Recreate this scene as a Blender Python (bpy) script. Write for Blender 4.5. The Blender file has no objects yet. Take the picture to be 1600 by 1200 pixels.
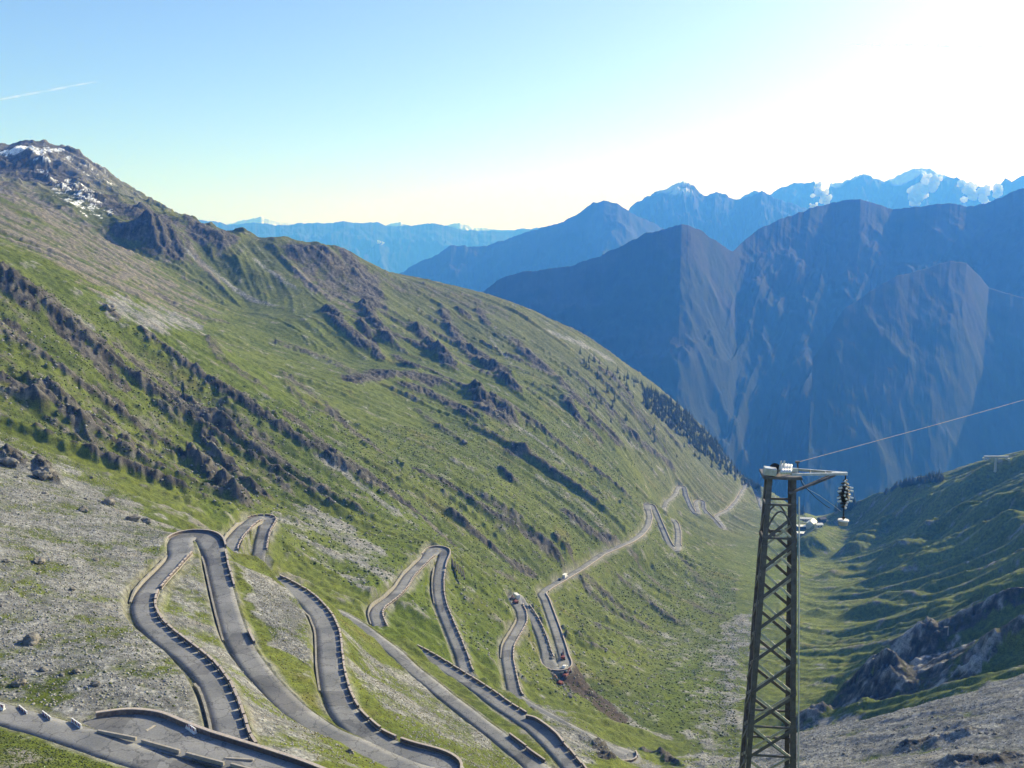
import bpy, bmesh, math, random
import numpy as np
from mathutils import Vector, Matrix
random.seed(7)
NAZ, NR, HAZE = 1250, 1750, 1.45e-4
scene = bpy.context.scene
COL = scene.collection
# ------------------------------------------------------------------ camera, sky, sun, exposure
F = 1550.0; PITCH = math.radians(8.44)
cam_data = bpy.data.cameras.new('camera')
cam_data.sensor_width = 36.0
cam_data.lens = 36.0 * F / 1600.0
cam_data.clip_start = 0.5; cam_data.clip_end = 120000.0
cam = bpy.data.objects.new('camera', cam_data); COL.objects.link(cam)
cam.location = (0, 0, 0); cam.rotation_euler = (math.radians(90) - PITCH, 0, 0)
scene.camera = cam
SUN_AZ = math.radians(52); SUN_EL = math.radians(28)        # azimuth clockwise from the view direction (+Y)
world = bpy.data.worlds.new('World'); scene.world = world; world.use_nodes = True
wt = world.node_tree; wt.nodes.clear()
sky = wt.nodes.new('ShaderNodeTexSky'); sky.sky_type = 'NISHITA'; sky.sun_disc = False
sky.sun_elevation = SUN_EL; sky.sun_rotation = SUN_AZ
sky.altitude = 2700; sky.air_density = 0.6; sky.dust_density = 7.0; sky.ozone_density = 2.6
bg = wt.nodes.new('ShaderNodeBackground'); bg.inputs['Strength'].default_value = 0.112
wo = wt.nodes.new('ShaderNodeOutputWorld')
wt.links.new(sky.outputs[0], bg.inputs[0]); wt.links.new(bg.outputs[0], wo.inputs[0])
sd = bpy.data.lights.new('sun', 'SUN'); sd.energy = 3.2; sd.angle = math.radians(0.53); sd.color = (1.0, 0.96, 0.90)
sun = bpy.data.objects.new('sun', sd); COL.objects.link(sun)
SUNV = Vector((math.sin(SUN_AZ) * math.cos(SUN_EL), math.cos(SUN_AZ) * math.cos(SUN_EL), math.sin(SUN_EL)))
sun.rotation_euler = SUNV.to_track_quat('Z', 'Y').to_euler()
scene.view_settings.view_transform = 'Standard'; scene.view_settings.look = 'None'
scene.view_settings.gamma = 1; scene.view_settings.use_curve_mapping = False
scene.view_settings.exposure = 1.2
scene.cycles.volume_bounces = 1; scene.cycles.max_bounces = 6
scene.cycles.use_denoising = True

# ------------------------------------------------------------------ helpers
def ray(px, py):
    u = (px - 800) / F; v = (600 - py) / F
    return np.array([u, math.cos(PITCH) + v * math.sin(PITCH), -math.sin(PITCH) + v * math.cos(PITCH)])
_rs = np.random.RandomState(11)
PERM = _rs.permutation(256); PERM = np.r_[PERM, PERM].astype(np.int32)
_ga = _rs.rand(256) * 2 * np.pi; GX = np.cos(_ga).astype(np.float32); GY = np.sin(_ga).astype(np.float32)
def perlin(x, y, seed=0):
    x = np.asarray(x, np.float64) + seed * 17.31; y = np.asarray(y, np.float64) - seed * 9.73
    xi = np.floor(x); yi = np.floor(y); xf = (x - xi).astype(np.float32); yf = (y - yi).astype(np.float32)
    xi = xi.astype(np.int32) & 255; yi = yi.astype(np.int32) & 255
    u = xf * xf * xf * (xf * (xf * 6 - 15) + 10); v = yf * yf * yf * (yf * (yf * 6 - 15) + 10)
    def g(ix, iy, dx, dy):
        h = PERM[PERM[ix & 255] + (iy & 255)]
        return GX[h] * dx + GY[h] * dy
    a = g(xi, yi, xf, yf); b = g(xi + 1, yi, xf - 1, yf)
    c = g(xi, yi + 1, xf, yf - 1); d = g(xi + 1, yi + 1, xf - 1, yf - 1)
    return (a + u * (b - a) + v * ((c + u * (d - c)) - (a + u * (b - a)))) * 1.5
def fbm(x, y, scale, octs, seed=0, gain=0.5):
    r = 0; amp = 1.0; f = 1.0 / scale
    for i in range(octs):
        r = r + amp * perlin(x * f, y * f, seed + i * 3); amp *= gain; f *= 2.07
    return r
def ridged(x, y, scale, octs, seed=0, gain=0.5):
    r = 0; amp = 1.0; f = 1.0 / scale; w = 1.0
    for i in range(octs):
        n = 1 - np.abs(perlin(x * f, y * f, seed + i * 3)) * 1.6; n = np.clip(n, 0, 1) ** 2
        r = r + amp * n * w; w = np.clip(n * 1.6, 0, 1); amp *= gain; f *= 2.07
    return r
def sstep(a, b, x):
    t = np.clip((x - a) / (b - a), 0, 1); return t * t * (3 - 2 * t)

# ------------------------------------------------------------------ materials
def new_mat(name, rough=0.9, spec=0.2):
    m = bpy.data.materials.new(name); m.use_nodes = True
    b = m.node_tree.nodes['Principled BSDF']
    b.inputs['Roughness'].default_value = rough; b.inputs['Specular IOR Level'].default_value = spec
    return m, m.node_tree, b
def speckled(name, c1, c2, scale, rough=0.85, spec=0.25, bump=0.0, metal=0.0, detail=6, coords='Object', vary=0):
    m, t, b = new_mat(name, rough, spec); b.inputs['Metallic'].default_value = metal
    tc = t.nodes.new('ShaderNodeTexCoord'); n = t.nodes.new('ShaderNodeTexNoise')
    n.inputs['Scale'].default_value = scale; n.inputs['Detail'].default_value = detail; n.inputs['Roughness'].default_value = .65
    t.links.new(tc.outputs[coords], n.inputs['Vector'])
    r = t.nodes.new('ShaderNodeValToRGB'); r.color_ramp.elements[0].position = .32; r.color_ramp.elements[1].position = .68
    r.color_ramp.elements[0].color = (*c1, 1); r.color_ramp.elements[1].color = (*c2, 1)
    t.links.new(n.outputs['Fac'], r.inputs[0])
    if vary:
        oi = t.nodes.new('ShaderNodeObjectInfo'); mv = t.nodes.new('ShaderNodeMapRange'); mv.inputs['To Min'].default_value = 1 - vary; mv.inputs['To Max'].default_value = 1 + vary
        sc_ = t.nodes.new('ShaderNodeVectorMath'); sc_.operation = 'SCALE'; t.links.new(oi.outputs['Random'], mv.inputs['Value']); t.links.new(r.outputs[0], sc_.inputs[0]); t.links.new(mv.outputs[0], sc_.inputs['Scale']); t.links.new(sc_.outputs[0], b.inputs['Base Color'])
    else: t.links.new(r.outputs[0], b.inputs['Base Color'])
    if bump:
        bp = t.nodes.new('ShaderNodeBump'); bp.inputs['Distance'].default_value = bump; bp.inputs['Strength'].default_value = .8
        t.links.new(n.outputs['Fac'], bp.inputs['Height']); t.links.new(bp.outputs[0], b.inputs['Normal'])
    return m
def terrain_mat(name, scales=(0.35, 2.2), amp=0.8, bumpd=0.4):
    m, t, b = new_mat(name, 0.95, 0.1)
    at = t.nodes.new('ShaderNodeAttribute'); at.attribute_name = 'ground'
    ge = t.nodes.new('ShaderNodeNewGeometry')
    n1 = t.nodes.new('ShaderNodeTexNoise'); n1.inputs['Scale'].default_value = scales[0]; n1.inputs['Detail'].default_value = 9; n1.inputs['Roughness'].default_value = .72
    n2 = t.nodes.new('ShaderNodeTexNoise'); n2.inputs['Scale'].default_value = scales[1]; n2.inputs['Detail'].default_value = 4; n2.inputs['Roughness'].default_value = .7
    for n in (n1, n2): t.links.new(ge.outputs['Position'], n.inputs['Vector'])
    mr = t.nodes.new('ShaderNodeMapRange'); mr.inputs['From Min'].default_value = .36; mr.inputs['From Max'].default_value = .64
    mr.inputs['To Min'].default_value = 1 - amp; mr.inputs['To Max'].default_value = 1 + amp; mr.clamp = False
    ad = t.nodes.new('ShaderNodeMath'); ad.operation = 'ADD'
    ml = t.nodes.new('ShaderNodeMath'); ml.operation = 'MULTIPLY_ADD'; ml.inputs[1].default_value = .5; ml.inputs[2].default_value = -.0
    mx = t.nodes.new('ShaderNodeMath'); mx.operation = 'MULTIPLY'; mx.inputs[1].default_value = .5
    t.links.new(n1.outputs['Fac'], ml.inputs[0]); t.links.new(n2.outputs['Fac'], mx.inputs[0])
    t.links.new(ml.outputs[0], ad.inputs[0]); t.links.new(mx.outputs[0], ad.inputs[1]); t.links.new(ad.outputs[0], mr.inputs['Value'])
    mm = t.nodes.new('ShaderNodeVectorMath'); mm.operation = 'SCALE'
    t.links.new(at.outputs['Color'], mm.inputs[0]); t.links.new(mr.outputs[0], mm.inputs['Scale'])
    t.links.new(mm.outputs[0], b.inputs['Base Color'])
    bp = t.nodes.new('ShaderNodeBump'); bp.inputs['Distance'].default_value = bumpd; bp.inputs['Strength'].default_value = 1
    t.links.new(ad.outputs[0], bp.inputs['Height']); t.links.new(bp.outputs[0], b.inputs['Normal'])
    return m
def grid_mesh(name, X, Y, Z, mat, col=None, smooth=True):
    nr, nc = X.shape
    co = np.empty((nr * nc, 3), np.float32); co[:, 0] = X.ravel(); co[:, 1] = Y.ravel(); co[:, 2] = Z.ravel()
    i = np.arange(nr * nc, dtype=np.int32).reshape(nr, nc)
    q = np.stack([i[:-1, :-1], i[:-1, 1:], i[1:, 1:], i[1:, :-1]], -1).reshape(-1, 4)
    me = bpy.data.meshes.new(name); me.vertices.add(len(co)); me.vertices.foreach_set('co', co.ravel())
    me.loops.add(q.size); me.loops.foreach_set('vertex_index', q.ravel())
    me.polygons.add(len(q)); me.polygons.foreach_set('loop_start', np.arange(0, q.size, 4, dtype=np.int32))
    me.polygons.foreach_set('use_smooth', np.full(len(q), smooth))
    me.update(calc_edges=True)
    if col is not None:
        a = me.color_attributes.new('ground', 'FLOAT_COLOR', 'POINT')
        c = np.ones((len(co), 4), np.float32); c[:, :3] = np.clip(col.reshape(-1, 3), 0.004, .95); a.data.foreach_set('color', c.ravel())
    me.materials.append(mat)
    o = bpy.data.objects.new(name, me); COL.objects.link(o)
    return o
def tag(o, label=None, cat=None, group=None, kind=None):
    if label: o['label'] = label
    if cat: o['category'] = cat
    if group: o['group'] = group
    if kind: o['kind'] = kind
    return o
def empty(name, loc, label, cat, rotz=0, group=None):
    o = bpy.data.objects.new(name, None); o.location = loc; o.rotation_euler = (0, 0, rotz); COL.objects.link(o)
    return tag(o, label, cat, group)
class MB:
    """collects boxes, bars and tubes into one mesh"""
    def __init__(s): s.v = []; s.f = []; s.mi = []; s.m = 0
    def add(s, vs, fs):
        n = len(s.v); s.v += [tuple(v) for v in vs]; s.f += [tuple(n + i for i in f) for f in fs]; s.mi += [s.m] * len(fs); return s
    def box(s, c, size, rotz=0, M=None):
        hx, hy, hz = size[0] / 2, size[1] / 2, size[2] / 2
        vs = [Vector((x * hx, y * hy, z * hz)) for z in (-1, 1) for x, y in ((-1, -1), (1, -1), (1, 1), (-1, 1))]
        R = M if M is not None else Matrix.Rotation(rotz, 3, 'Z')
        vs = [R @ v + Vector(c) for v in vs]
        return s.add(vs, [(3, 2, 1, 0), (4, 5, 6, 7), (0, 1, 5, 4), (1, 2, 6, 5), (2, 3, 7, 6), (3, 0, 4, 7)])
    def bar(s, a, b, w, h=None, up=(0, 0, 1)):
        a = Vector(a); b = Vector(b); h = h or w; d = (b - a); L = d.length; d.normalize()
        x = d.cross(Vector(up)); x = x.normalized() if x.length > 1e-4 else Vector((1, 0, 0)); z = x.cross(d)
        M = Matrix((x, d, z)).transposed()
        return s.box((a + b) / 2, (w, L, h), M=M)
    def tube(s, pts, r, n=8, cap=True):
        pts = [Vector(p) for p in pts]; rr = r if isinstance(r, (list, tuple)) else [r] * len(pts); base = []; vs = []; fs = []
        for i, p in enumerate(pts):
            d = (pts[min(i + 1, len(pts) - 1)] - pts[max(i - 1, 0)]).normalized()
            x = d.cross(Vector((0, 0, 1))); x = x.normalized() if x.length > 1e-3 else Vector((1, 0, 0)); y = d.cross(x)
            for k in range(n):
                a = 2 * math.pi * k / n; vs.append(p + (x * math.cos(a) + y * math.sin(a)) * rr[i])
        for i in range(len(pts) - 1):
            for k in range(n):
                k2 = (k + 1) % n; fs.append((i * n + k, i * n + k2, (i + 1) * n + k2, (i + 1) * n + k))
        if cap: fs.append(tuple(range(n - 1, -1, -1))); fs.append(tuple((len(pts) - 1) * n + k for k in range(n)))
        return s.add(vs, fs)
    def prism(s, poly, z0, z1):
        n = len(poly); vs = [(x, y, z0) for x, y in poly] + [(x, y, z1) for x, y in poly]
        return s.add(vs, [tuple(range(n - 1, -1, -1)), tuple(range(n, 2 * n))] + [(i, (i + 1) % n, n + (i + 1) % n, n + i) for i in range(n)])
    def build(s, name, mats, parent=None, smooth=False, bevel=0):
        me = bpy.data.meshes.new(name); me.from_pydata(s.v, [], s.f)
        for m in (mats if isinstance(mats, (list, tuple)) else [mats]): me.materials.append(m)
        me.polygons.foreach_set('material_index', s.mi)
        if smooth: me.polygons.foreach_set('use_smooth', [True] * len(s.f))
        me.update()
        if bevel:
            b = bmesh.new(); b.from_mesh(me)
            bmesh.ops.bevel(b, geom=list(b.edges), offset=bevel, segments=1, affect='EDGES'); b.to_mesh(me); b.free()
        o = bpy.data.objects.new(name, me); COL.objects.link(o)
        if parent: o.parent = parent
        return o

# ------------------------------------------------------------------ the pass road: traced centre line, height lost at the real gradient
def z1(l):return [(x/2.666,750+y/2.666) for x,y in l]
def z2(l):return [(400+x/2.666,750+y/2.666) for x,y in l]
def z3(l):return [(800+x/3.43,700+y/3.43) for x,y in l]
def z4(l):return [(1100+x/4.287,680+y/4.287) for x,y in l]
A=z1([(-120,930),(0,975),(130,1010),(300,1060),(480,1125),(640,1175),(760,1213),(900,1260),(1040,1300)])+[(420,1243),(436,1243),(437,1232),(425,1215),(395,1192)]
B=z1([(985,1130),(970,1100),(950,1020),(930,950),(900,870),(850,800),(790,740),(720,690),(660,640),(610,590),(590,530),(603,480),(640,430),(700,370),(752,310)])
Bh=z1([(748,262),(762,232),(815,222),(865,240),(888,295)])
Cc=z1([(905,370),(925,450),(945,530),(965,600),(990,670),(1030,740),(1080,810),(1140,880),(1210,950),(1290,1010),(1370,1065)])+z2([(430,1110),(520,1160),(600,1200)])
Ch=[(655,1213),(685,1221),(704,1215),(702,1200)]
D=z2([(770,1173),(700,1158),(600,1137),(520,1100),(450,1060),(390,1000),(350,940),(325,870),(310,790),(305,710),(300,640),(270,570),(220,510),(170,470)])+z1([(1170,432),(1090,400),(1020,362),(965,320),(950,290),(978,240),(1018,195),(1060,165)])
Dh=z1([(1095,150),(1118,158),(1105,190)])
E=z1([(1090,240),(1080,300),(1073,360),(1078,400)])+[(425,915),(455,930),(485,942)]+z2([(290,535),(350,560),(420,600),(500,660),(580,720),(650,790),(730,850),(800,910),(870,960),(930,1010),(1000,1060),(1060,1110),(1120,1160),(1170,1200)])
Eh=[(860,1220),(885,1238),(903,1240),(910,1225)]
Fd=z2([(1320,1200),(1240,1110),(1180,1050),(1100,990),(1020,940),(940,880),(860,830),(780,780),(700,730),(640,700),(580,665),(535,645),(520,625),(508,595),(495,560),(508,530),(560,495),(605,450),(635,400),(680,355),(720,315)])
Fh=z2([(745,285),(772,283),(785,305)])
G=z2([(768,355),(758,420),(760,480),(775,540),(800,600),(825,660),(850,720),(870,790),(890,830)])+[(752,1075),(790,1098),(830,1115),(870,1135),(905,1152),(935,1162),(955,1175)]
Gh=[(975,1186),(986,1190),(988,1183),(978,1176)]
H=[(955,1170),(925,1155),(890,1137),(850,1115),(822,1100)]+z2([(1085,905),(1075,890),(1060,820),(1045,740),(1050,690),(1080,640),(1108,590),(1105,550),(1085,515)])
Hh=z2([(1070,490),(1078,478),(1095,492)])
I=z2([(1120,525),(1150,570),(1180,630),(1200,690),(1215,750)])
Ih=z2([(1230,783),(1255,792),(1280,785),(1287,755)])
J=z2([(1272,700),(1250,630),(1225,560),(1200,490)])+z3([(155,785),(185,755),(280,700),(380,640),(480,570),(560,535),(640,500),(690,465),(725,420),(738,370),(728,330)])
Jh=z3([(722,308),(735,302),(752,310)])
K=z3([(770,350),(800,420),(830,490),(850,530)])
Kh=z3([(860,548),(880,548),(888,525)])
L=z3([(890,450),(880,405),(862,385),(830,370),(805,345),(825,290),(870,255),(890,215)])
Lh=z3([(900,205),(920,208)])
M=z3([(933,260),(955,315),(970,340),(985,350),(1000,345),(992,320),(985,290),(995,280),(1020,283),(1025,300),(1022,325),(1050,355),(1085,390),(1110,420),(1118,437),(1140,436),(1130,415),(1105,385),(1092,365),(1110,355),(1160,330),(1205,280),(1240,220)])
N=z4([(285,322),(315,325),(340,360),(365,430),(385,490),(420,540),(480,570),(540,600),(600,625),(640,640)])
segs=[A,B,Bh,Cc,Ch,D,Dh,E,Eh,Fd,Fh,G,Gh,H,Hh,I,Ih,J,Jh,K,Kh,L,Lh,M,N]
names='A B Bh C Ch D Dh E Eh F Fh G Gh H Hh I Ih J Jh K Kh L Lh M N'.split()
def solve_road(z0=-80.,g=.06,g2=.11):
    pts=[];tag=[]
    for n,s in zip(names,segs):
        pts+=s;tag+=[n]*len(s)
    out=[];tags=[];
    p=ray(*pts[0]);p=p*(z0/p[2]);out.append(p);tags.append(tag[0]);pix=[pts[0]]
    for i in range(1,len(pts)):
        a=np.array(pts[i-1]);b=np.array(pts[i]);n=max(1,int(np.hypot(*(b-a))/3))
        for k in range(1,n+1):
            q=a+(b-a)*k/n;d=ray(*q);p0=out[-1]
            r0=np.hypot(p0[0],p0[1]);gg=g+(g2-g)*min(1,max(0,(r0-250)/300))
            if 'h' in tag[i]: gg*=.6
            lo,hi=0,5000.
            for _ in range(60):
                t=.5*(lo+hi);f=t*d[2]-p0[2]+gg*math.hypot(t*d[0]-p0[0],t*d[1]-p0[1])
                if f>0: lo=t
                else: hi=t
            out.append(d*t);tags.append(tag[i]);pix.append(tuple(q))
    return np.array(out),tags,np.array(pix)

P3, PTAG, PPIX = solve_road()
# ------------------------------------------------------------------ the lie of the land (thin-plate surface through road and relief points)
CTRL = [  # px, py, distance north of the viewpoint
 # left flank
 (-150,700,330),(0,700,372),(-120,560,440),(0,560,455),(0,470,520),(-150,400,560),(0,385,585),(120,445,610),(120,560,510),(120,650,450),(0,640,405),
 (250,505,640),(250,600,560),(250,700,490),(350,570,640),(360,660,560),(430,640,610),(330,780,440),(440,740,520),(520,700,600),(600,760,590),(560,840,500),
 (500,900,425),(180,780,350),(100,850,275),(0,850,245),(-120,850,235),(0,780,300),(0,930,215),(-120,1000,190),(0,1010,190),(100,950,216),(150,1050,178),(60,1060,172),(-200,1090,150),(260,1100,171),(200,900,245),
 # hanging valley and slopes above
 (150,440,790),(250,490,800),(330,540,780),(420,560,840),(520,560,950),(480,500,1020),(600,592,900),(560,620,800),(520,640,720),(660,610,905),(640,660,800),
 (-120,300,950),(0,300,980),(100,345,1030),(200,400,1020),(150,390,960),(0,340,900),(280,440,1050),(350,480,1060),(560,490,1090),(640,500,1180),(560,430,1260),(420,430,1150),
 (-150,260,1500),(0,238,1560),(80,223,1600),(180,290,1560),(260,335,1500),(330,362,1450),(365,378,1420),(240,362,1150),(200,385,1130),(270,400,1130),
 (430,385,1330),(510,386,1270),(560,405,1300),(600,425,1340),(640,432,1400),(740,460,1500),(860,515,1600),(930,550,1640),(1000,590,1650),(1060,632,1640),(1120,690,1620),(1190,752,1590),
 (100,300,1250),(0,290,1250),
 # middle of the flank
 (700,700,740),(700,780,640),(620,700,700),(640,800,580),(760,640,890),(800,700,830),(800,760,745),(800,830,655),(860,700,900),(900,620,1120),(900,700,960),(900,780,800),(980,700,1080),(960,780,880),(840,600,1080),(740,560,1130),(1040,720,1260),(1000,650,1330),(1100,740,1420),(700,640,880),
 # below the road, down to the stream
 (930,930,690),(1000,900,790),(960,1020,560),(1050,950,720),(1080,1050,545),(1000,1100,455),(1100,860,930),(1130,900,850),(1200,850,1120),(1150,950,740),(1170,870,1020),(1140,1050,545),(1120,1120,450),(1130,1195,385),(1060,1195,362),(1200,800,1400),
 (940,1110,420),(975,1199,328),(935,1197,312),(1000,1195,345),(870,1085,415),(600,1060,275),
 # valley floor and right side
 (1220,1100,470),(1220,1000,640),(1240,940,800),(1250,880,1050),(1255,850,1230),(1262,820,1560),(1300,815,1500),(1330,792,1420),(1380,778,1320),(1420,765,1230),(1480,742,1150),(1540,730,1080),(1600,716,1020),(1750,690,960),
 (1300,1080,500),(1300,1000,640),(1300,900,900),(1350,850,1080),(1400,950,690),(1400,860,950),(1500,900,720),(1500,800,920),(1600,800,800),(1600,900,580),(1750,900,480),(1500,970,520),(1450,1000,500),(1400,1060,462),(1600,960,455),(1300,1120,420),
 (1480,1080,385),(1560,1000,420),(1740,1000,360),
 (1250,1160,345),(1260,1200,315),(1400,1110,352),(1500,1088,342),(1600,1062,332),(1750,1040,315),(1400,1200,275),(1600,1200,245),(1750,1200,225),(1500,1145,295),
]
CXYZ = [  # x, y, z: ground under the viewpoint and the far sides nobody sees
 (0,0,-2.2),(-60,0,-8),(60,0,-6),(-30,-40,0),(60,-60,4),(-60,-60,0),(-35,50,-46),(0,50,-44),(35,50,-44),(70,60,-52),(0,85,-66),(50,90,-74),(-60,90,-62),(-100,90,-66),(-72,130,-73.5),(-90,132,-74.5),(-52,120,-72),(-20,120,-80),(20,130,-88),(-110,110,-66),(90,130,-98),
 (-180,60,-40),(-200,150,-50),(180,60,-60),(200,150,-85),(-300,300,-20),(400,200,-80),(500,400,-120),(-500,500,60),(700,700,-80),(900,1000,-160),(-700,900,90),(-900,1200,170),
 (-700,1850,20),(-400,1750,-140),(-200,1650,-180),(-60,1750,-260),(100,1880,-360),(260,1950,-430),(400,1900,-520),(470,1800,-540),(-1000,1900,40),(-900,2200,-200),(0,2200,-520),(400,2250,-680),
 (600,1750,-500),(700,1500,-440),(800,1300,-380),(900,1700,-600),(700,2200,-720),(1000,2200,-760),(580,1950,-600),(-1000,1500,260),
]
pts = []
keep = []
last = None
for i in range(len(P3)):
    p = P3[i]; r = math.hypot(p[0], p[1])
    if last is None or np.linalg.norm(p - last) > 9 + r * .02: keep.append(i); last = p
pts = [P3[i] for i in keep]; nroad = len(pts)
for px, py, y in CTRL:
    d = ray(px, py); pts.append(d * (y / d[1]))
pts += [np.array(p, float) for p in CXYZ]
pts = np.array(pts)
def tps_fit(p, lam):
    S = 500.0; q = p[:, :2] / S; n = len(q)
    d2 = ((q[:, None] - q[None]) ** 2).sum(-1); K = 0.5 * d2 * np.log(d2 + 1e-12)
    A = np.zeros((n + 3, n + 3)); A[:n, :n] = K + np.diag(lam); A[:n, n] = 1; A[:n, n + 1:] = q; A[n:, :n] = A[:n, n:].T
    w = np.linalg.solve(A, np.r_[p[:, 2], 0, 0, 0])
    def ev(x, y):
        x = x.ravel() / S; y = y.ravel() / S; out = np.empty(len(x))
        for a in range(0, len(x), 20000):
            b = slice(a, a + 20000)
            d2 = (x[b, None] - q[None, :, 0]) ** 2 + (y[b, None] - q[None, :, 1]) ** 2
            out[b] = (0.5 * d2 * np.log(d2 + 1e-12)) @ w[:n] + w[n] + w[n + 1] * x[b] + w[n + 2] * y[b]
        return out
    return ev
lam = np.full(len(pts), 2.5e-3); lam[:nroad] = 4e-5
tps = tps_fit(pts, lam)
GS = 5.0; GX0, GY0, GNX, GNY = -1250.0, -80.0, 500, 500
gx = GX0 + GS * np.arange(GNX); gy = GY0 + GS * np.arange(GNY)
GXX, GYY = np.meshgrid(gx, gy); BASE = tps(GXX, GYY).reshape(GNY, GNX)
def gsample(G, x, y, gs=GS, x0=GX0, y0=GY0, cubic=True):
    ny, nx = G.shape
    fx = np.clip((x - x0) / gs, 1.001, nx - 2.001); fy = np.clip((y - y0) / gs, 1.001, ny - 2.001)
    ix = fx.astype(np.int32); iy = fy.astype(np.int32); tx = fx - ix; ty = fy - iy
    if not cubic:
        return (G[iy, ix] * (1 - tx) + G[iy, ix + 1] * tx) * (1 - ty) + (G[iy + 1, ix] * (1 - tx) + G[iy + 1, ix + 1] * tx) * ty
    def w(t): return (((-t + 2) * t - 1) * t / 2, ((3 * t - 5) * t * t + 2) / 2, ((-3 * t + 4) * t + 1) * t / 2, (t - 1) * t * t / 2)
    wx = w(tx); wy = w(ty); r = 0
    for j in range(4):
        row = 0
        for i in range(4): row = row + wx[i] * G[iy + j - 1, ix + i - 1]
        r = r + wy[j] * row
    return r
def hbase(x, y): return gsample(BASE, np.asarray(x, float), np.asarray(y, float))
def unproject(pixels, h=None, ymin=90.0, ymax=2200.0):
    """first point of the land met along each sight line"""
    h = h or hbase; out = []
    px = np.array(pixels, float)
    t = np.exp(np.linspace(math.log(ymin), math.log(ymax), 900))
    for a, b in px:
        d = ray(a, b); d = d / d[1]; z = h(d[0] * t, t); below = np.where(d[2] * t < z)[0]
        if len(below) == 0: out.append(None); continue
        k = below[0]
        if k == 0: out.append(d * t[0]); continue
        f0 = d[2] * t[k - 1] - z[k - 1]; f1 = d[2] * t[k] - z[k]; s = f0 / (f0 - f1); out.append(d * (t[k - 1] + s * (t[k] - t[k - 1])))
    return out

# ------------------------------------------------------------------ near land: polar sheet around the viewpoint, fine where the photo is fine
az = np.radians(np.r_[np.linspace(-44, -29, 60)[:-1], np.linspace(-29, 29, NAZ), np.linspace(29, 44, 60)[1:]])
rr = np.exp(np.r_[np.linspace(math.log(6), math.log(105), 90)[:-1], np.linspace(math.log(105), math.log(700), int(NR * .62))[:-1], np.linspace(math.log(700), math.log(2350), int(NR * .38))])
RR, AZ = np.meshgrid(rr, az, indexing='ij')
X = RR * np.sin(AZ); Y = RR * np.cos(AZ)
H0 = gsample(BASE, X, Y)
# flow noise: noise smeared along the fall line (2.5 m grid)
LS = 2.5; LNX = int(2450 / LS); LNY = int(2380 / LS); LX0 = -1225.0; LY0 = -40.0
lx, ly = np.meshgrid(LX0 + LS * np.arange(LNX), LY0 + LS * np.arange(LNY))
bs = BASE.copy()
for _ in range(6): bs[1:-1, 1:-1] = (bs[1:-1, 1:-1] * 2 + bs[:-2, 1:-1] + bs[2:, 1:-1] + bs[1:-1, :-2] + bs[1:-1, 2:]) / 6
dyb, dxb = np.gradient(bs, GS)
gm = np.hypot(dxb, dyb) + 1e-3; dxb /= gm; dyb /= gm
def nearest(G, x, y, gs, x0, y0):
    return G[np.clip(((y - y0) / gs).astype(np.int32), 0, G.shape[0] - 1), np.clip(((x - x0) / gs).astype(np.int32), 0, G.shape[1] - 1)]
def lic(scale, seed, length, ds):
    n0 = fbm(lx, ly, scale, 3, seed, .6); acc = n0.copy(); tot = 1.0
    for sgn in (1, -1):
        x = lx.copy(); y = ly.copy(); k = 0
        while k * ds < length:
            vx = nearest(dxb, x, y, GS, GX0, GY0); vy = nearest(dyb, x, y, GS, GX0, GY0)
            x -= sgn * ds * vx; y -= sgn * ds * vy; k += 1; w = 1 - k * ds / length
            acc += w * nearest(n0, x, y, LS, LX0, LY0); tot += w
    acc -= acc.mean(); return acc / acc.std()
L1 = lic(34, 1, 170, 6.0); L2 = lic(11, 5, 100, 4.0)
def ls(G): return gsample(G, X, Y, LS, LX0, LY0)
F1 = (2.4 * np.tanh(ls(L1) / 2.4)).astype(np.float32); F2 = (2.4 * np.tanh(ls(L2) / 2.4)).astype(np.float32)
L1 = L2 = lx = ly = None
NB = fbm(X, Y, 60, 4, 21); NM = fbm(X, Y, 14, 4, 22, .6); NS = fbm(X, Y, 3.2, 3, 23, .6)
NSP = perlin(X / 1.1, Y / 1.1, 31)
# --- local painters
def span(xa, xb, ya, yb, pad):
    xs = np.array([xa - pad, xa - pad, xb + pad, xb + pad]); ys = np.array([ya - pad, yb + pad, ya - pad, yb + pad])
    r = np.hypot(xs, ys); a = np.arctan2(xs, ys)
    i0 = np.searchsorted(rr, max(r.min() - pad, 0)); i1 = np.searchsorted(rr, r.max()) + 1
    j0 = np.searchsorted(az, a.min()); j1 = np.searchsorted(az, a.max()) + 1
    return slice(max(i0 - 1, 0), i1), slice(max(j0 - 1, 0), j1)
def poly_dist(P, sx, sy):
    """signed distance to a closed outline, positive inside"""
    d = np.full(sx.shape, 1e9); ins = np.zeros(sx.shape, bool); n = len(P)
    for i in range(n):
        x1, y1 = P[i]; x2, y2 = P[(i + 1) % n]; ex, ey = x2 - x1, y2 - y1; L = ex * ex + ey * ey + 1e-9
        t = np.clip(((sx - x1) * ex + (sy - y1) * ey) / L, 0, 1); d = np.minimum(d, np.hypot(sx - x1 - t * ex, sy - y1 - t * ey))
        if abs(ey) > 1e-9: ins ^= ((sy > y1) != (sy > y2)) & (sx < (sy - y1) * ex / ey + x1)
    return np.where(ins, d, -d)
rock = np.zeros_like(X, np.float32); scree = np.zeros_like(rock); brown = np.zeros_like(rock); lush = np.zeros_like(rock); snow = np.zeros_like(rock); dirt = np.zeros_like(rock); lift = np.zeros_like(rock)
crag = np.zeros_like(rock)
LAY = dict(crag=crag, rock=rock, scree=scree, brown=brown, lush=lush, snow=snow, dirt=dirt)
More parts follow.
